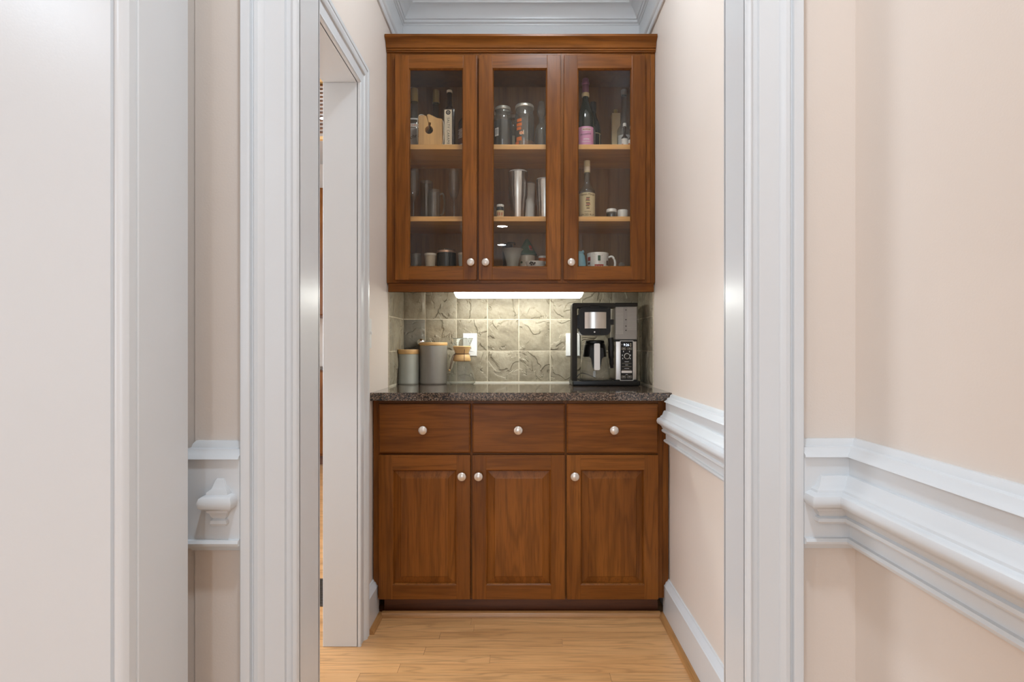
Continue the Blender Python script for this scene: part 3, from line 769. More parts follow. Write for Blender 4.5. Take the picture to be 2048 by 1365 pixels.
for py_ in (688.5, 692.3): obj('icon', lathe([(0, .0004), (.0026, .0004)], (qx(1261.5), yp, qz(py_)), 12, '-Y', cap=False), 'label_tan', pn)
def bar(xc, zc, w_):
    return obj('print_line', box(xc-w_/2, xc+w_/2, yp-.0003, yp+.0002, zc-.0009, zc+.0009), 'ink_white', pn)
def outline(x0, x1, z0, z1, name='button'):
    w_ = .0007
    return obj(name, boxes([(x0, x1, yp-.0003, yp+.0002, z0, z0+w_), (x0, x1, yp-.0003, yp+.0002, z1-w_, z1), (x0, x0+w_, yp-.0003, yp+.0002, z0, z1), (x1-w_, x1, yp-.0003, yp+.0002, z0, z1)]), 'label_tan', pn)
for a, b in ((1243.5, 1251.5), (1255, 1263.5)):
    o = outline(qx(a), qx(b), qz(700), qz(695.8)); bar(qx((a+b)/2), qz(697.9), .010)
    o = outline(qx(a), qx(b), qz(756.5), qz(752))
    bar(qx((a+b)/2), qz(754.3), .010)
obj('dial_ring', lathe([(.0108, .0), (.0118, .003), (.0135, .003), (.0142, 0)], (qx(1254), D0+.001, qz(712.8)), 30, '-Y', cap=False), 'label_white', pn, True)
obj('dial', lathe([(.0108, 0), (.0105, .006), (.009, .007), (0, .007)], (qx(1254), D0+.001, qz(712.8)), 30, '-Y', cap=False), 'black_matt', pn, True)
for px_, py_ in ((1247, 703.5), (1259, 703.5), (1244.8, 711), (1261, 711), (1245.5, 717.5), (1260.5, 717.5)):
    obj('icon', box(qx(px_)-.0016, qx(px_)+.0016, yp-.0003, yp+.0002, qz(py_)-.0030, qz(py_)+.0030), 'ink_white', pn)
for wb, py_ in ((.020, 724), (.013, 730.5), (.022, 737.5)):
    bar(qx(1253.5), qz(py_), wb)
    obj('rule', box(qx(1244), qx(1263), yp-.0002, yp+.0002, qz(py_+3.3)-.0003, qz(py_+3.3)+.0003), 'label_tan', pn)
obj('silver_bar', box(qx(1243), qx(1264), yp-.0006, yp+.0003, qz(746.5), qz(742), .0003), 'steel', pn)
bar(qx(1253.5), qz(749.6), .010)
# its glass jug
jx_, jy_ = qx(1189.5, 2.79), 2.792
jz = qz(762.5)+.003
jug = obj('jug_glass', lathe([(0, .001), (.066, 0), (.0715, .006), (.0725, .016), (.062, .085), (.054, .118)], (jx_, jy_, jz), 44, cap=False), 'jug', cm, True)
col_ = obj('jug_collar', lathe([(.0555, .108), (.0565, .110), (.052, .150), (.0485, .168), (.0455, .171), (.0, .172)], (jx_, jy_, jz), 44), 'black', jug, True)
obj('jug_lid', lathe([(.044, .171), (.046, .174), (.045, .184), (.040, .187), (0, .188)], (jx_, jy_, jz), 40), 'black', jug, True)
hy = jy_-.083
hb = obj('handle', extrude_poly([(jx_-.030, jz+.150), (jx_-.034, jz+.112), (jx_-.024, jz+.100), (jx_-.018, jz+.062), (jx_-.012, jz+.052), (jx_+.012, jz+.052), (jx_+.018, jz+.062), (jx_+.024, jz+.100), (jx_+.034, jz+.112), (jx_+.030, jz+.150)], hy+.006, hy+.034), 'black', jug)
obj('handle_face', extrude_poly(rrect(jx_-.0135, jx_+.0135, jz+.048, jz+.172, .006), hy-.004, hy+.008), 'steel', hb, True)
# frother arm
fr_ = obj('frother', tube(smoothpath([(qx(1223), D0+.03, qz(676)), (qx(1224.5), D0+.028, qz(690)), (qx(1224), D0+.027, qz(705)), (qx(1225), D0+.03, qz(722)), (qx(1226), D0+.034, qz(737))], 5), [.013]*6+[.0145]*4+[.013]*4+[.0105]*4+[.008]*3, 12), 'black', cm, True)
obj('power_cord', tube(smoothpath([(qx(1160), 2.93, TOPC+.02), (qx(1172), 2.935, TOPC+.05), (qx(1195), 2.935, TOPC+.035), (qx(1215), 2.93, TOPC+.012), (qx(1235), 2.91, TOPC+.02)], 6), .003, 6), 'wire', cm, True)

# ------------------------------------------------------------------ things in the wall cabinet
def lathe_thing(name, lab, cat, px_, D, z0, grp=None):
    return thing(name, lab, cat, (X_(px_, D), D, z0), grp), X_(px_, D)
G1, G2, G3 = 'things on the top cabinet shelf', 'things on the middle cabinet shelf', 'things on the cabinet floor'
def bottle(lab, px_, D, z0, ytop, r, body_h, neck_r, mat, cap_mat, cap_h, cap_r=None, grp='bottles on the top shelf', shoulder=.05, seg=28):
    z1 = Z_(ytop, D); H = z1-z0; x = X_(px_, D)
    t = thing('bottle', lab, 'bottle', (x, D, z0), grp)
    nb = H-cap_h
    p = [(0, .001), (r*.9, 0), (r, .006), (r, body_h)]
    for k in range(1, 7):
        u = k/6; s = .5-.5*math.cos(PI*u); p.append((r+(neck_r-r)*s, body_h+shoulder*u))
    p += [(neck_r, nb), (0, nb)]
    obj('glass_body', lathe(p, (x, D, z0), seg, cap=False), mat, t, True)
    cr = cap_r or neck_r*1.12
    obj('cap', lathe([(cr, nb-.002), (cr, H-.003), (cr*.9, H), (0, H)], (x, D, z0), 24, cap=False), cap_mat, t, True)
    return t, x, H
# top shelf, left bay
t, x, H = bottle('clear bottle with a gold cap and red lettering at the left of the top shelf', 829, 2.80, Z1, 178, .051, .135, .0165, 'clear2', 'gold', .062, .0175)
c = (x, 2.80, Z1)
wrap('label', c, .0517, .022, .108, -1.1, 1.1, 'label_grey', t)
wrap('neck_label', c, .0475, .150, .157, -1.0, 1.0, 'label_white', t)
wrap('label_band', c, .0518, .112, .130, -1.1, 1.1, 'label_white', t)
text_round('lettering', 'STOLICHNAYA', .0165, (c[0], c[1], Z1+.121), .0524, 'orange', t)
text_round('lettering', 'Stolichnaya', .026, (c[0], c[1], Z1+.066), .0524, 'ink', t, 0, 1, .35)
t, x, H = bottle('dark bottle with a gold foil neck standing behind the wooden block', 872, 2.892, Z1, 181, .043, .130, .0145, 'clear2', 'gold', .062, .017)
wrap('label', (x, 2.892, Z1), .0437, .02, .115, -1.2, 1.2, 'label_grey', t)
# wooden block puzzle with cord
D = 2.70; x0, x1 = X_(838.5, D), X_(885, D); zt_ = Z1
t = thing('wooden_block', 'pine wooden block with a round hole and a white cord on the top shelf', 'wooden block', ((x0+x1)/2, D, Z1))
def ring_pts(cx_, cz_, r, a0, a1, n): return [(cx_+r*math.cos(a0+(a1-a0)*k/n), cz_+r*math.sin(a0+(a1-a0)*k/n)) for k in range(n+1)]
hx, hz = X_(859.5, D), Z_(263.5, D)
zd = lambda y_: Z_(y_, D)
xd = lambda p_: X_(p_, D)
left = [(x0, zt_), (hx, zt_)]+ring_pts(hx, hz, W_(8, D), -PI/2, -PI*1.42, 12)+[(xd(858), zd(249)), (xd(854.5), zd(236)), (xd(848), zd(234.5)), (x0, zd(235))]
right = [(x1, zt_), (x1, zd(241.5)), (xd(876), zd(240)), (xd(868), zd(236)), (xd(859), zd(232)), (xd(855.5), zd(233.5)), (xd(858.5), zd(248)), (xd(864), zd(249))]+ring_pts(hx, hz, W_(8, D), PI*.38, -PI/2, 12)+[(hx+.0005, zt_)]
obj('left_half', extrude_poly(left, D-.022, D+.018), 'pine_v', t)
obj('right_half', extrude_poly(right, D-.022, D+.018), 'pine_v', t)
obj('cord', tube(smoothpath([(xd(850.5), D-.006, zd(234)), (xd(845), D-.008, zd(231.2)), (xd(839), D-.010, zd(233)), (xd(836.2), D-.012, zd(243)), (xd(835.5), D-.012, zd(262)), (xd(837), D-.010, Z1+.004)], 6), .0022, 8), 'cord', t, True)
obj('cord', tube(smoothpath([(xd(884), D, zd(242)), (xd(886.5), D-.004, zd(243)), (xd(887.8), D-.006, zd(255)), (xd(887.6), D-.006, zd(275)), (xd(886), D-.006, Z1+.004)], 5), .0016, 8), 'cord', t, True)
# square bottle
D = 2.752; x = X_(899, D)
t = thing('bottle', 'square dark bottle with a tall cream label reading SALTY CARAMEL', 'bottle', (x, D, Z1), 'bottles on the top shelf')
H = Z_(181, D)-Z1; hw = .0255
bm = box(x-hw, x+hw, D-hw, D+hw, Z1, Z_(221, D), .005, 2)
obj('glass_body', bm, 'brown_glass', t, True)
zs = Z_(221, D)-Z1
obj('neck', lathe([(.021, zs-.002), (.017, zs+.012), (.0115, zs+.022), (.0112, H-.012)], (x, D, Z1), 24), 'brown_glass', t, True)
obj('cap', lathe([(.0125, H-.0125), (.0135, H-.010), (.0135, H-.003), (.011, H), (0, H)], (x, D, Z1), 24), 'label_tan', t, True)
lab = obj('label', box(x-.0205, x+.0145, D-hw-.001, D-hw+.001, Z1+.008, Z_(224, D)), 'label_tan', t)
text_flat('lettering', 'SALTY CARAMEL', .0165, (x-.003, D-hw-.0013, (Z1+.008+Z_(236, D))/2-.002), 'ink', t, True, 1.12)
obj('round_mark', lathe([(0, .0005), (.011, .0005), (.011, 0)], (x-.003, D-hw-.001, Z_(229.5, D)), 24, '-Y'), 'ink', t)
obj('round_mark_star', lathe([(.004, .0010), (.0055, .0010)], (x-.003, D-hw-.001, Z_(229.5, D)), 6, '-Y', cap=False), 'label_tan', t)
t, x, H = bottle('dark bottle with brown and white label at the right edge of the left door', 934, 2.772, Z1, 205, .041, .135, .014, 'brown_glass', 'label_white', .03)
c = (x, 2.772, Z1)
wrap('label', c, .0416, .018, .105, -1.35, 1.2, 'ink_brown', t)
wrap('label_band', c, .042, .018, .030, -1.35, 1.2, 'label_white', t)
for k in range(7): wrap('label_ornament', c, .042, .060+.0062*k, .0625+.0062*k, -1.25+.12*(k % 3), -.45+.1*(k % 2), 'label_white', t, 8)

# jars, middle bay
def jar(lab, px_, D, z0, ytop, r, fill, fill_h, lid='silver_lid', name='glass_jar', nr=.8, grp='glass jars on the top shelf'):
    x = X_(px_, D); H = Z_(ytop, D)-z0
    t = thing(name, lab, 'jar', (x, D, z0), grp)
    lh = .016
    obj('glass_body', lathe([(0, .001), (r*.9, 0), (r, .008), (r, H*.70), (r*.95, H*.78), (r*nr, H*.85), (r*nr, H-lh)], (x, D, z0), 36, cap=False), 'clear2', t, True)
    if fill: obj('contents', lathe([(0, .003), (r*.88, .003), (r*.965, .010), (r*.965, fill_h*H), (0, fill_h*H)], (x, D, z0), 32), fill, t, True)
    q = r*nr*1.06
    obj('lid', lathe([(q*1.02, H-lh), (q*1.04, H-lh+.002), (q, H-lh+.004), (q, H-.004), (q*.95, H-.001), (q*.86, H), (0, H-.001)], (x, D, z0), 36), lid, t, True)
    return t, x, H
t, x, H = jar('mason jar of dark coffee beans with a small barcode sticker on the top shelf', 1006, 2.742, Z1, 216, .0435, 'coffee', .66)
c = (x, 2.742, Z1)
wrap('sticker', c, .0439, .056, .094, -.98, -.46, 'label_white', t, 8)
for k in range(7): wrap('barcode_bar', c, .0441, .063, .088, -.93+k*.065, -.93+k*.065+.025, 'ink', t, 2)
for k in range(3): wrap('thread', c, .0365, H-.024-.004*k, H-.022-.004*k, -1.5, 1.5, 'clear2', t, 16)
t, x, H = jar('tall clear jar with orange lettering beside the jar of beans', 1049, 2.735, Z1, 212, .0455, 'amber', .16, nr=.9)
c = (x, 2.735, Z1)
for z0_, z1_, a0_, a1_ in ((.118, .132, -.85, -.30), (.098, .112, -.92, -.28), (.080, .094, -.90, -.34), (.058, .072, -.55, -.12), (.030, .048, -.95, -.30), (.014, .028, -1.15, -.62)):
    wrap('orange_print', c, .0460, z0_, z1_, a0_, a1_, 'orange', t, 6)
text_round('lettering', 'ol', .030, (c[0], c[1], Z1+.066), .0464, 'label_tan', t, -.28)
wrap('white_print', c, .0459, .028, .118, .18, .55, 'clear2', t, 6)
jar('small jar at the left edge of the middle glass door behind the bean jar', 978, 2.862, Z1, 232, .036, None, 0)
jar('short jar with a pale lid behind and between the two large jars', 1026, 2.872, Z1, 232, .030, 'label_tan', .5)
def lathe_glass(name, lab, cat, px_, D, z0, prof, mat='clear', grp=None, seg=32):
    x = X_(px_, D); t = thing(name, lab, cat, (x, D, z0), grp)
    obj('glass_body', lathe(prof, (x, D, z0), seg, cap=False), mat, t, True)
    return t, x
h = Z_(204, 2.75)-Z1
t, x = lathe_glass('glass_decanter', 'clear glass decanter beside the orange lettered jar', 'decanter', 1083, 2.752, Z1, [(0, .001), (.028, 0), (.031, .006), (.031, .095), (.024, .118), (.013, .130), (.012, .150), (.016, .154)], 'clear2', 'clear glassware on the top shelf')
obj('stopper', lathe([(.011, .150), (.011, .158), (.020, .172), (.022, .186), (.014, h), (0, h)], (x, 2.752, Z1), 8), 'clear2', t)
t, x = lathe_glass('glass_decanter', 'clear glass bottle at the right edge of the middle glass door', 'decanter', 1099, 2.862, Z1, [(0, .001), (.028, 0), (.03, .006), (.03, .14), (.012, .17), (.012, .21), (.015, .214)], 'clear2', 'clear glassware on the top shelf')
obj('stopper', lathe([(.011, .21), (.018, .222), (.012, .235), (0, .237)], (x, 2.862, Z1), 8), 'clear2', t)

# right bay of the top shelf
D = 2.742
t, x, H = bottle('dark sparkling wine bottle with pink foil and pink label on the top shelf', 1171, D, Z1, 158, .0385, .135, .0135, 'green_glass', 'pink_foil', .072, .0155, shoulder=.115)
c = (x, D, Z1)
obj('foil_crown', lathe([(.0155, H-.030), (.018, H-.027), (.018, H-.018), (.0155, H-.015)], c, 24), 'pink_foil', t, True)
obj('foil_collar', lathe([(.0165, H-.086), (.0180, H-.084), (.0180, H-.070), (.0165, H-.068)], c, 24), 'label_cream', t, True)
wrap('label', c, .0390, .012, .100, -1.35, 1.15, 'pink_label', t)
wrap('logo_plate', c, .0394, .080, .092, -.50, .55, 'label_white', t, 10)
wrap('logo_bar', c, .0396, .0825, .0895, -.44, .50, 'red', t, 10)
text_round('lettering', 'KIRKLAND', .0072, (c[0], c[1], Z1+.086), .0400, 'ink_white', t, .03, .95)
text_round('lettering', 'Prosecco', .0150, (c[0], c[1], Z1+.064), .0396, 'ink', t, -.05, .95, .15)
wrap('print_line', c, .0394, .039, .042, -.35, .35, 'ink_white', t, 6)
wrap('print_line', c, .0394, .028, .0298, -.55, .5, 'ink_white', t, 6)
t, x, H = bottle('black wine bottle with a gold lined label behind the pink labelled bottle', 1186, 2.868, Z1, 205, .0375, .140, .0135, 'green_glass', 'black', .05, shoulder=.09)
c = (x, 2.868, Z1)
wrap('label', c, .0381, .03, .118, .2, 1.45, 'black', t)
for z0_ in (.030, .114): wrap('label_line', c, .0384, z0_, z0_+.003, .2, 1.40, 'label_cream', t, 8)
wrap('label_line', c, .0384, .030, .117, .80, .92, 'label_cream', t, 3)
t, x, H = bottle('tall clear bottle at the right end of the top shelf', 1248, 2.845, Z1, 180, .034, .125, .0125, 'clear2', 'label_grey', .025, shoulder=.05)
wrap('label', (x, 2.845, Z1), .0345, .04, .10, -1.1, 1.1, 'label_grey', t)
D = 2.915; x = X_(1231, D)
t = thing('bottle', 'tan square bottle behind the tall clear bottle at the right', 'bottle', (x, D, Z1), 'bottles on the top shelf')
obj('body', box(x-.021, x+.021, D-.021, D+.021, Z1, Z_(229, D), .003), 'label_cream', t)
obj('cap', lathe([(.011, 0), (.011, .022), (0, .022)], (x, D, Z_(229, D)), 16), 'gold', t, True)
D = 2.722
t, x, H = bottle('miniature bottle with a white label at the front of the top shelf', 1249, D, Z1, 247, .0155, .048, .006, 'brown_glass', 'label_white', .013, .008, shoulder=.02, seg=20)
wrap('label', (x, D, Z1), .0160, .004, .045, -1.4, 1.4, 'label_white', t, 12)
wrap('label_mark', (x, D, Z1), .0162, .012, .020, -1.2, -.5, 'red', t, 5)
t, x, H = bottle('miniature bottle with an orange flecked label half hidden at the right door edge', 1263, D, Z1, 252, .0150, .042, .006, 'clear2', 'label_tan', .012, .008, shoulder=.02, seg=20)
wrap('label', (x, D, Z1), .0155, .004, .04, -1.4, 1.4, 'label_white', t, 12)
wrap('label_mark', (x, D, Z1), .0157, .012, .024, -1.3, -.7, 'orange', t, 5)

# middle shelf, left bay: stemware
def stem_glass(lab, px_, D, ytop, rb):
    H = Z_(ytop, D)-Z2
    p = [(0, .003), (.028, .0), (.029, .002), (.010, .005), (.0042, .012), (.0035, H*.22), (.006, H*.25), (.0036, H*.28), (.0036, H*.38), (.008, H*.41), (rb*.80, H*.52), (rb, H*.64), (rb*.95, H*.82), (rb*.78, H)]
    t, x = lathe_glass('wine_glass', lab, 'wine glass', px_, D, Z2, p, 'clear', 'stemmed glasses on the middle shelf')
    return t
stem_glass('stemmed wine glass at the left end of the middle shelf', 827, 2.752, 339, .029)
stem_glass('stemmed wine glass at the right of the left glass door', 908, 2.752, 339, .0265)
t, x = lathe_glass('drinking_glass', 'tall plain glass behind the stemmed wine glass on the left', 'glass', 853, 2.868, Z2, [(0, .003), (.026, 0), (.028, .004), (.031, Z_(364, 2.868)-Z2)], 'clear2', 'plain glasses on the middle shelf')
D = 2.742; hh = Z_(381, D)-Z2
t, x = lathe_glass('glass_mug', 'clear glass mug with a handle between the stemmed glasses', 'mug', 868, D, Z2, [(0, .004), (.027, 0), (.029, .004), (.029, hh)], 'clear2')
obj('handle', tube(smoothpath([(x+.028, D, Z2+hh*.85), (x+.042, D, Z2+hh*.88), (x+.049, D, Z2+hh*.6), (x+.044, D, Z2+hh*.25), (x+.028, D, Z2+hh*.15)], 5), .0045, 8), 'clear2', t, True)

# middle bay: cruet, mini jar, tumblers
D = 2.775
t, x = lathe_glass('glass_cruet', 'slim glass cruet with a beaded stopper at the left door edge', 'cruet', 985, D, Z2, [(0, .003), (.028, 0), (.030, .006), (.028, .035), (.016, .062), (.008, .080), (.0065, .150), (.009, .156)], 'clear', None)
zt_ = Z_(329, D)-Z2
obj('stopper', lathe([(.006, .155), (.005, .165), (.009, .175), (.004, .186), (.008, .196), (.004, .206), (.007, zt_-.006), (0, zt_)], (x, D, Z2), 14), 'clear2', t, True)
D = 2.702; x = X_(1000.5, D); H = Z_(410, D)-Z2
t = thing('spice_jar', 'tiny jar with a printed yellow label before the steel tumbler', 'jar', (x, D, Z2))
obj('glass_body', lathe([(0, .001), (.0165, 0), (.0175, .003), (.0175, H*.72), (.0155, H*.82)], (x, D, Z2), 24, cap=False), 'dark_mug', t, True)
obj('lid', lathe([(.0165, H*.82), (.017, H*.84), (.017, H-.002), (.0155, H), (0, H)], (x, D, Z2), 24), 'label_white', t, True)
wrap('label', (x, D, Z2), .0179, .003, H*.55, -1.2, 1.2, 'label_cream', t, 10)
for a in (-.6, -.1, .45): wrap('label_mark', (x, D, Z2), .0181, H*.15, H*.40, a-.12, a+.12, 'red', t, 3)
def tumbler(lab, px_, D, ytop, rt, rb, mat='steel', step=.42):
    H = Z_(ytop, D)-Z2; x = X_(px_, D)
    t = thing('tumbler', lab, 'tumbler', (x, D, Z2), 'steel tumblers on the middle shelf')
    obj('body', lathe([(0, 0), (rb*.95, 0), (rb, .004), (rb*1.10, H*step), (rt*.93, H*(step+.06)), (rt, H*.94), (rt, H*.97)], (x, D, Z2), 40, cap=False), mat, t, True)
    obj('lid', lathe([(rt*.99, H*.97), (rt*1.0, H*.975), (rt*.96, H), (rt*.5, H*.995), (0, H*.99)], (x, D, Z2), 36, cap=False), 'smoke', t, True)
tumbler('tall steel tumbler in the middle of the middle shelf', 1036, 2.758, 344, .046, .034)
tumbler('white tumbler half hidden behind the tall steel one', 1057, 2.872, 367, .033, .029, 'ceramic', .5)
tumbler('shorter steel tumbler at the right edge of the middle glass door', 1090, 2.752, 359, .041, .033)

# right bay of the middle shelf
D = 2.742
t, x, H = bottle('spiced rum bottle with a cream label on the middle shelf', 1174, D, Z2, 322, .0375, .128, .0135, 'clear2', 'label_cream', .055, .0145, 'bottles on the middle shelf', .05)
c = (x, D, Z2)
wrap('label', c, .0381, .004, .122, -1.45, 1.45, 'label_cream', t, 20)
text_round('lettering', 'Captain Morgan', .0135, (c[0], c[1], Z2+.113), .0386, 'ink_brown', t, 0, .9)
text_round('lettering', 'ORIGINAL', .0075, (c[0], c[1], Z2+.033), .0386, 'ink_brown', t)
text_round('lettering', 'SPICED RUM', .0135, (c[0], c[1], Z2+.018), .0386, 'ink_brown', t, 0, .95)
rr = random.Random(3)
for k in range(9):
    zc = .046+.0062*k; wd = .34-.025*abs(k-4)
    wrap('label_ornament', c, .0385, zc, zc+.0042, -wd*rr.uniform(.6, 1), wd*rr.uniform(.6, 1), ('ink_brown', 'gold', 'ink_brown', 'red')[k % 4], t, 5)
wrap('neck_label', c, .0149, H-.05, H-.03, -1.5, 1.5, 'label_tan', t, 10)
D = 2.742; x = X_(1223, D); H = Z_(419, D)-Z2
t = thing('small_jar', 'small low glass jar with a white lid on the middle shelf', 'jar', (x, D, Z2))
obj('glass_body', lathe([(0, .001), (.022, 0), (.0235, .003), (.0235, H*.72)], (x, D, Z2), 28, cap=False), 'clear2', t, True)
obj('contents', lathe([(0, .002), (.021, .002), (.022, .004), (.022, H*.6), (0, H*.6)], (x, D, Z2), 24), 'dark_mug', t, True)
obj('lid', lathe([(.0245, H*.70), (.025, H*.74), (.0245, H*.93), (.022, H), (0, H)], (x, D, Z2), 28), 'ceramic', t, True)
x = X_(1245.2, D); H = Z_(421, D)-Z2
t = thing('ramekin', 'small white ceramic ramekin with a dark dot on the middle shelf', 'ramekin', (x, D, Z2))
obj('bowl', lathe([(0, 0), (.021, 0), (.0235, .004), (.0245, H-.002), (.0235, H), (.0215, H-.003), (.019, .006), (0, .005)], (x, D, Z2), 32), 'ceramic', t, True)
obj('dot', lathe([(0, .0012), (.0026, .0012), (.0026, 0)], (x+.009, D-.0225, Z2+.010), 12, '-Y'), 'ink', t)

# cabinet floor, left bay
t, x = lathe_glass('drinking_glass', 'plain short glass at the left end of the cabinet floor', 'glass', 832, 2.722, ZB, [(0, .003), (.020, 0), (.022, .003), (.0235, Z_(508, 2.722)-ZB)], 'clear2', 'plain glasses on the cabinet floor')
def cup(name, lab, cat, px_, D, ytop, rt, rb, mat, rim=None, grp='cups on the cabinet floor', flare=0):
    x = X_(px_, D); H = Z_(ytop, D)-ZB; t = thing(name, lab, cat, (x, D, ZB), grp)
    p = [(0, 0), (rb*.93, 0), (rb, .004)]+[(rb+(rt-rb)*((k/6)**(1+flare)), .004+(H-.005)*k/6) for k in range(1, 7)]+[(rt-.0015, H), (rt-.003, H-.002), (rb*.9, .008), (0, .007)]
    obj('body', lathe(p, (x, D, ZB), 36), mat, t, True)
    if rim: obj('rim', lathe([(rt+.0004, H-.010), (rt+.0012, H-.008), (rt+.0012, H-.001), (rt, H+.0005), (rt-.002, H+.0005)], (x, D, ZB), 36, cap=False), rim, t, True)
    return t, x, H
cup('cup', 'tan cup with a bright rim behind the left glass door', 'cup', 860.5, 2.732, 508, .0275, .021, 'tan', 'cream', flare=1)
t, x, H = cup('mug', 'wide charcoal mug with a copper rim behind the left glass door', 'mug', 893, 2.765, 503, .045, .047, 'dark_mug', 'copper')
obj('lid', lathe([(.043, H), (.040, H+.006), (.012, H+.008), (.010, H+.013), (0, H+.014)], (x, 2.765, ZB), 32), 'clear2', t, True)
cup('cup', 'grey cup half hidden at the right edge of the left glass door', 'cup', 929, 2.742, 507, .030, .024, 'grey_can', 'cream')

# cabinet floor, middle bay
D = 2.722; x = X_(1025, D); H = Z_(499, D)-ZB
t, x = lathe_glass('glass_vase', 'flared frosted glass vase in the middle of the cabinet floor', 'vase', 1025, D, ZB, [(0, .002), (.026, 0), (.028, .003), (.0275, .030), (.028, .050), (.033, .075), (.042, H-.010), (.0505, H-.001), (.0515, H)], glassy('frosted_glass', (.62, .62, .58), 1.5, .15, .42, (.52, .49, .42)))
D = 2.822; x = X_(1054, D)
t, x, H = cup('mug', 'cream mug with a pointed green cone lid behind the glass vase', 'mug', 1054, D, 512, .0400, .0385, 'cream', None)
obj('cone_lid', lathe([(.0465, H), (.0475, H+.006), (.034, H+.030), (.018, H+.062), (.006, H+.080), (0, H+.083)], (x, D, ZB), 32), 'green_felt', t, True)
wrap('red_patch', (x, D, ZB), .0385, H+.022, H+.026, .3, .8, 'red', t, 4)
obj('red_patch', lathe([(.0350, H+.030), (.0265, H+.047)], (x, D, ZB), 5, 'Z', .30, .85, False), 'red', t, True)
obj('button', lathe([(0, .004), (.005, .003), (.0055, 0)], (x-.026, D-.030, ZB+H*.66), 14, '-Y'), 'green_felt', t, True)
D = 2.702
t, x, H = cup('bowl', 'small white bowl with dark flower print at the right of the cabinet floor', 'bowl', 1072, D, 524.5, .0495, .032, 'ceramic', None, flare=.2)
obj('spout', lathe([(.010, 0), (.009, .010), (.006, .012)], (x+.046, D-.012, ZB+H*.82), 12), 'ceramic', t, True)
for k, (a, zz) in enumerate(((-.62, .80), (-.48, .70), (-.35, .84), (-.25, .72), (-.14, .82), (-.50, .88))):
    q = .0505*(.80+.2*zz)
    obj('flower_print', lathe([(0, .0008), (.0042, .0006), (.0042, -.002)], (x+q*math.sin(a), D-q*math.cos(a)-.0006, ZB+H*zz), 8, '-Y'), 'ink', t)
cup('small_pot', 'small orange and white pot behind the flowered bowl', 'pot', 1085, 2.825, 513, .0195, .017, 'orange', 'ceramic')
D = 2.872; x = X_(1015, D)
t = thing('coffee_grinder', 'black hand grinder behind the glass vase on the cabinet floor', 'grinder', (x, D, ZB))
H = Z_(489, D)-ZB
obj('body', lathe([(0, 0), (.026, 0), (.027, .004), (.022, H*.5), (.027, H*.92), (.025, H), (0, H)], (x, D, ZB), 28), 'black', t, True)
obj('crank', tube([(x, D, ZB+H), (x, D, ZB+H+.008), (x+.035, D-.004, ZB+H+.006), (x+.036, D-.004, ZB+H-.004)], .0035, 8), 'black_matt', t, True)

# cabinet floor, right bay
D = 2.742; x = X_(1160, D); H = Z_(504, D)-ZB
t = thing('ceramic_pot', 'pale blue glazed ceramic pot beside the printed mug', 'pot', (x, D, ZB))
obj('body', lathe([(0, 0), (.022, 0), (.026, .006), (.0295, .030), (.0285, .055), (.022, H*.84), (.017, H*.90), (.019, H), (.016, H), (.014, H*.9), (0, H*.6)], (x, D, ZB), 32), 'blue_cer', t, True)
obj('ear', lathe([(.007, 0), (.004, .008), (0, .013)], (x+.013, D-.006, ZB+H-.004), 10), 'blue_cer', t, True)
D = 2.722
t, x, H = cup('mug', 'wide white mug printed with red and green motifs at the right', 'mug', 1195.5, D, 507.5, .0505, .046, 'ceramic', None)
obj('handle', tube(smoothpath([(x+.048, D-.006, ZB+H*.80), (x+.066, D-.008, ZB+H*.84), (x+.079, D-.009, ZB+H*.60), (x+.074, D-.008, ZB+H*.30), (x+.048, D-.006, ZB+H*.16)], 6), .0055, 10), 'ceramic', t, True)
c = (x, D, ZB)
for a0_, a1_, z0_, z1_, mm in ((-1.25, -.85, .62, .80, 'red'), (-1.2, -.9, .45, .55, 'ink_brown'), (-.12, .12, .60, .84, 'green_felt'), (-.42, .42, .16, .44, 'red'), (.75, 1.0, .40, .62, 'ink_brown')):
    wrap('motif', c, .0512 if z1_ > .5 else .0500, H*z0_, H*z1_, a0_, a1_, mm, t, 8)
for k in range(3): wrap('motif_window', c, .0503, H*.24, H*.36, -.32+k*.24, -.20+k*.24, 'ceramic', t, 3)
rr = random.Random(5)
for k in range(22):
    a = rr.uniform(-1.1, 1.1); zz = rr.uniform(.5, .95)
    wrap('motif_dot', c, .0511, H*zz, H*zz+.0016, a, a+.035, rr.choice(('red', 'ink_brown', 'green_felt')), t, 1)
lathe_glass('drinking_glass', 'tiny clear shot glass at the right end of the cabinet floor', 'glass', 1243, 2.722, ZB, [(0, .004), (.013, 0), (.0135, .004), (.015, .05), (.010, .058), (0, .06)], 'clear2', 'plain glasses on the cabinet floor')

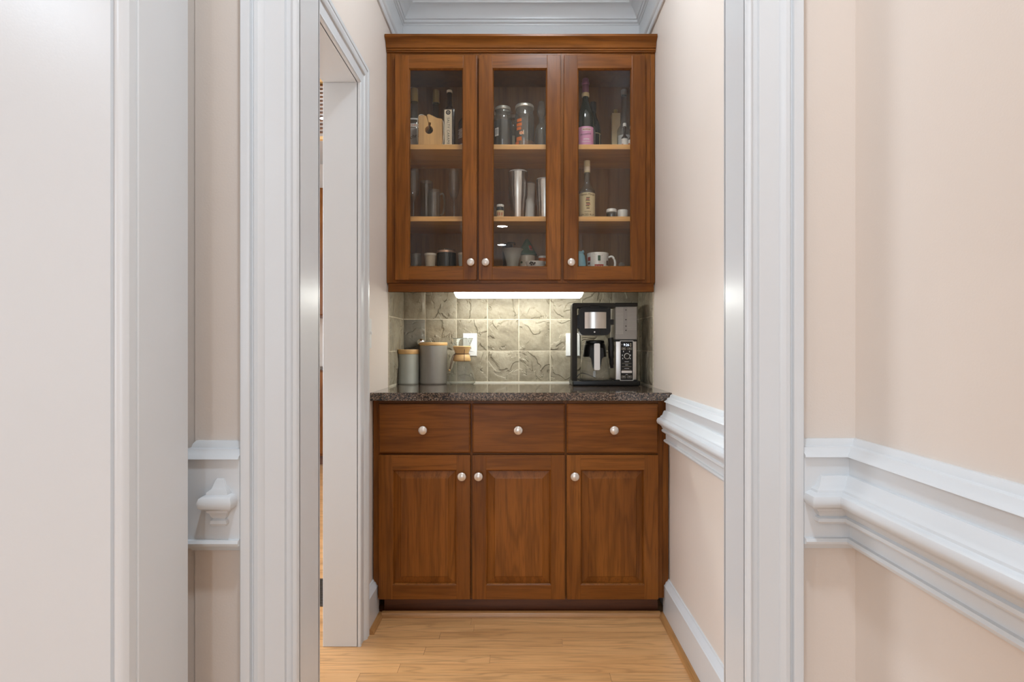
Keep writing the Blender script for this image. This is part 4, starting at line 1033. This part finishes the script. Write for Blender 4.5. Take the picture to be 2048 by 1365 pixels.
# ------------------------------------------------------------------ kitchen glimpsed through the left doorway
kb = thing('kitchen_cabinet', 'dark wood kitchen cabinets glimpsed through the left doorway', 'cabinet', (-2.0, 5.45, 0))
obj('base_unit', box(-2.6, -1.2, 5.40, 5.74, .09, .885), 'cherry_v', kb)
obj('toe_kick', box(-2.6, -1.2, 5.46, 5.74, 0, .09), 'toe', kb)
for k in range(3):
    d = obj('door', slab(-2.58+k*.46, -2.14+k*.46, 5.38, 5.3995, .11, .87), 'cherry_v', kb)
    knob(d, -2.20+k*.46, 5.38, .78)
ku = thing('kitchen_wall_cabinet', 'dark wood kitchen wall cabinet hung above the far counter', 'cabinet', (-2.0, 5.6, 1.4))
obj('body', box(-2.6, -1.2, 5.50, 5.745, 1.38, 2.60), 'cherry_v', ku)
for k in range(3): obj('door', slab(-2.58+k*.46, -2.14+k*.46, 5.48, 5.4995, 1.40, 2.58), 'cherry_v', ku)
tag(obj('kitchen_counter', box(-2.62, -1.18, 5.375, 5.745, .8855, .92, .002), 'granite'), 'granite counter on the far kitchen cabinets', 'countertop')
struct('wall_kitchen_header', box(-3.45, -PW-.126, 3.62, 3.74, 2.75, CEIL), 'beige')
bl = thing('wooden_blind', 'raised wooden slat blind glimpsed at the top of the left doorway', 'blind', (-1.25, 3.58, 2.75))
obj('headrail', box(-1.5, -1.0, 3.555, 3.605, 2.72, 2.749), 'maple', bl)
for k in range(13):
    z = 2.71-.024*k
    bm = box(-1.5, -1.0, -.022, .022, -.0015, .0015)
    bmesh.ops.rotate(bm, verts=bm.verts[:], cent=(0, 0, 0), matrix=Matrix.Rotation(.6, 3, 'X')); bmesh.ops.translate(bm, verts=bm.verts[:], vec=(0, 3.58, z))
    obj('slat', bm, 'cherry_h', bl)
obj('bottom_rail', box(-1.5, -1.0, 3.565, 3.595, 2.372, 2.392, .002), 'maple', bl)
vt = thing('floor_register', 'bronze slotted floor register beyond the left doorway', 'floor vent', (-.93, 2.62, 0))
obj('frame', boxes([(-1.0, -.985, 2.48, 2.77, .0003, .005), (-.845, -.83, 2.48, 2.77, .0003, .005), (-.985, -.845, 2.48, 2.495, .0003, .005), (-.985, -.845, 2.755, 2.77, .0003, .005)]), 'vent', vt)
obj('well', box(-.985, -.845, 2.495, 2.755, .0002, .0008), 'slot', vt)
for k in range(16): obj('slat', box(-.985, -.845, 2.502+k*.0158, 2.509+k*.0158, .0009, .004), 'vent', vt)
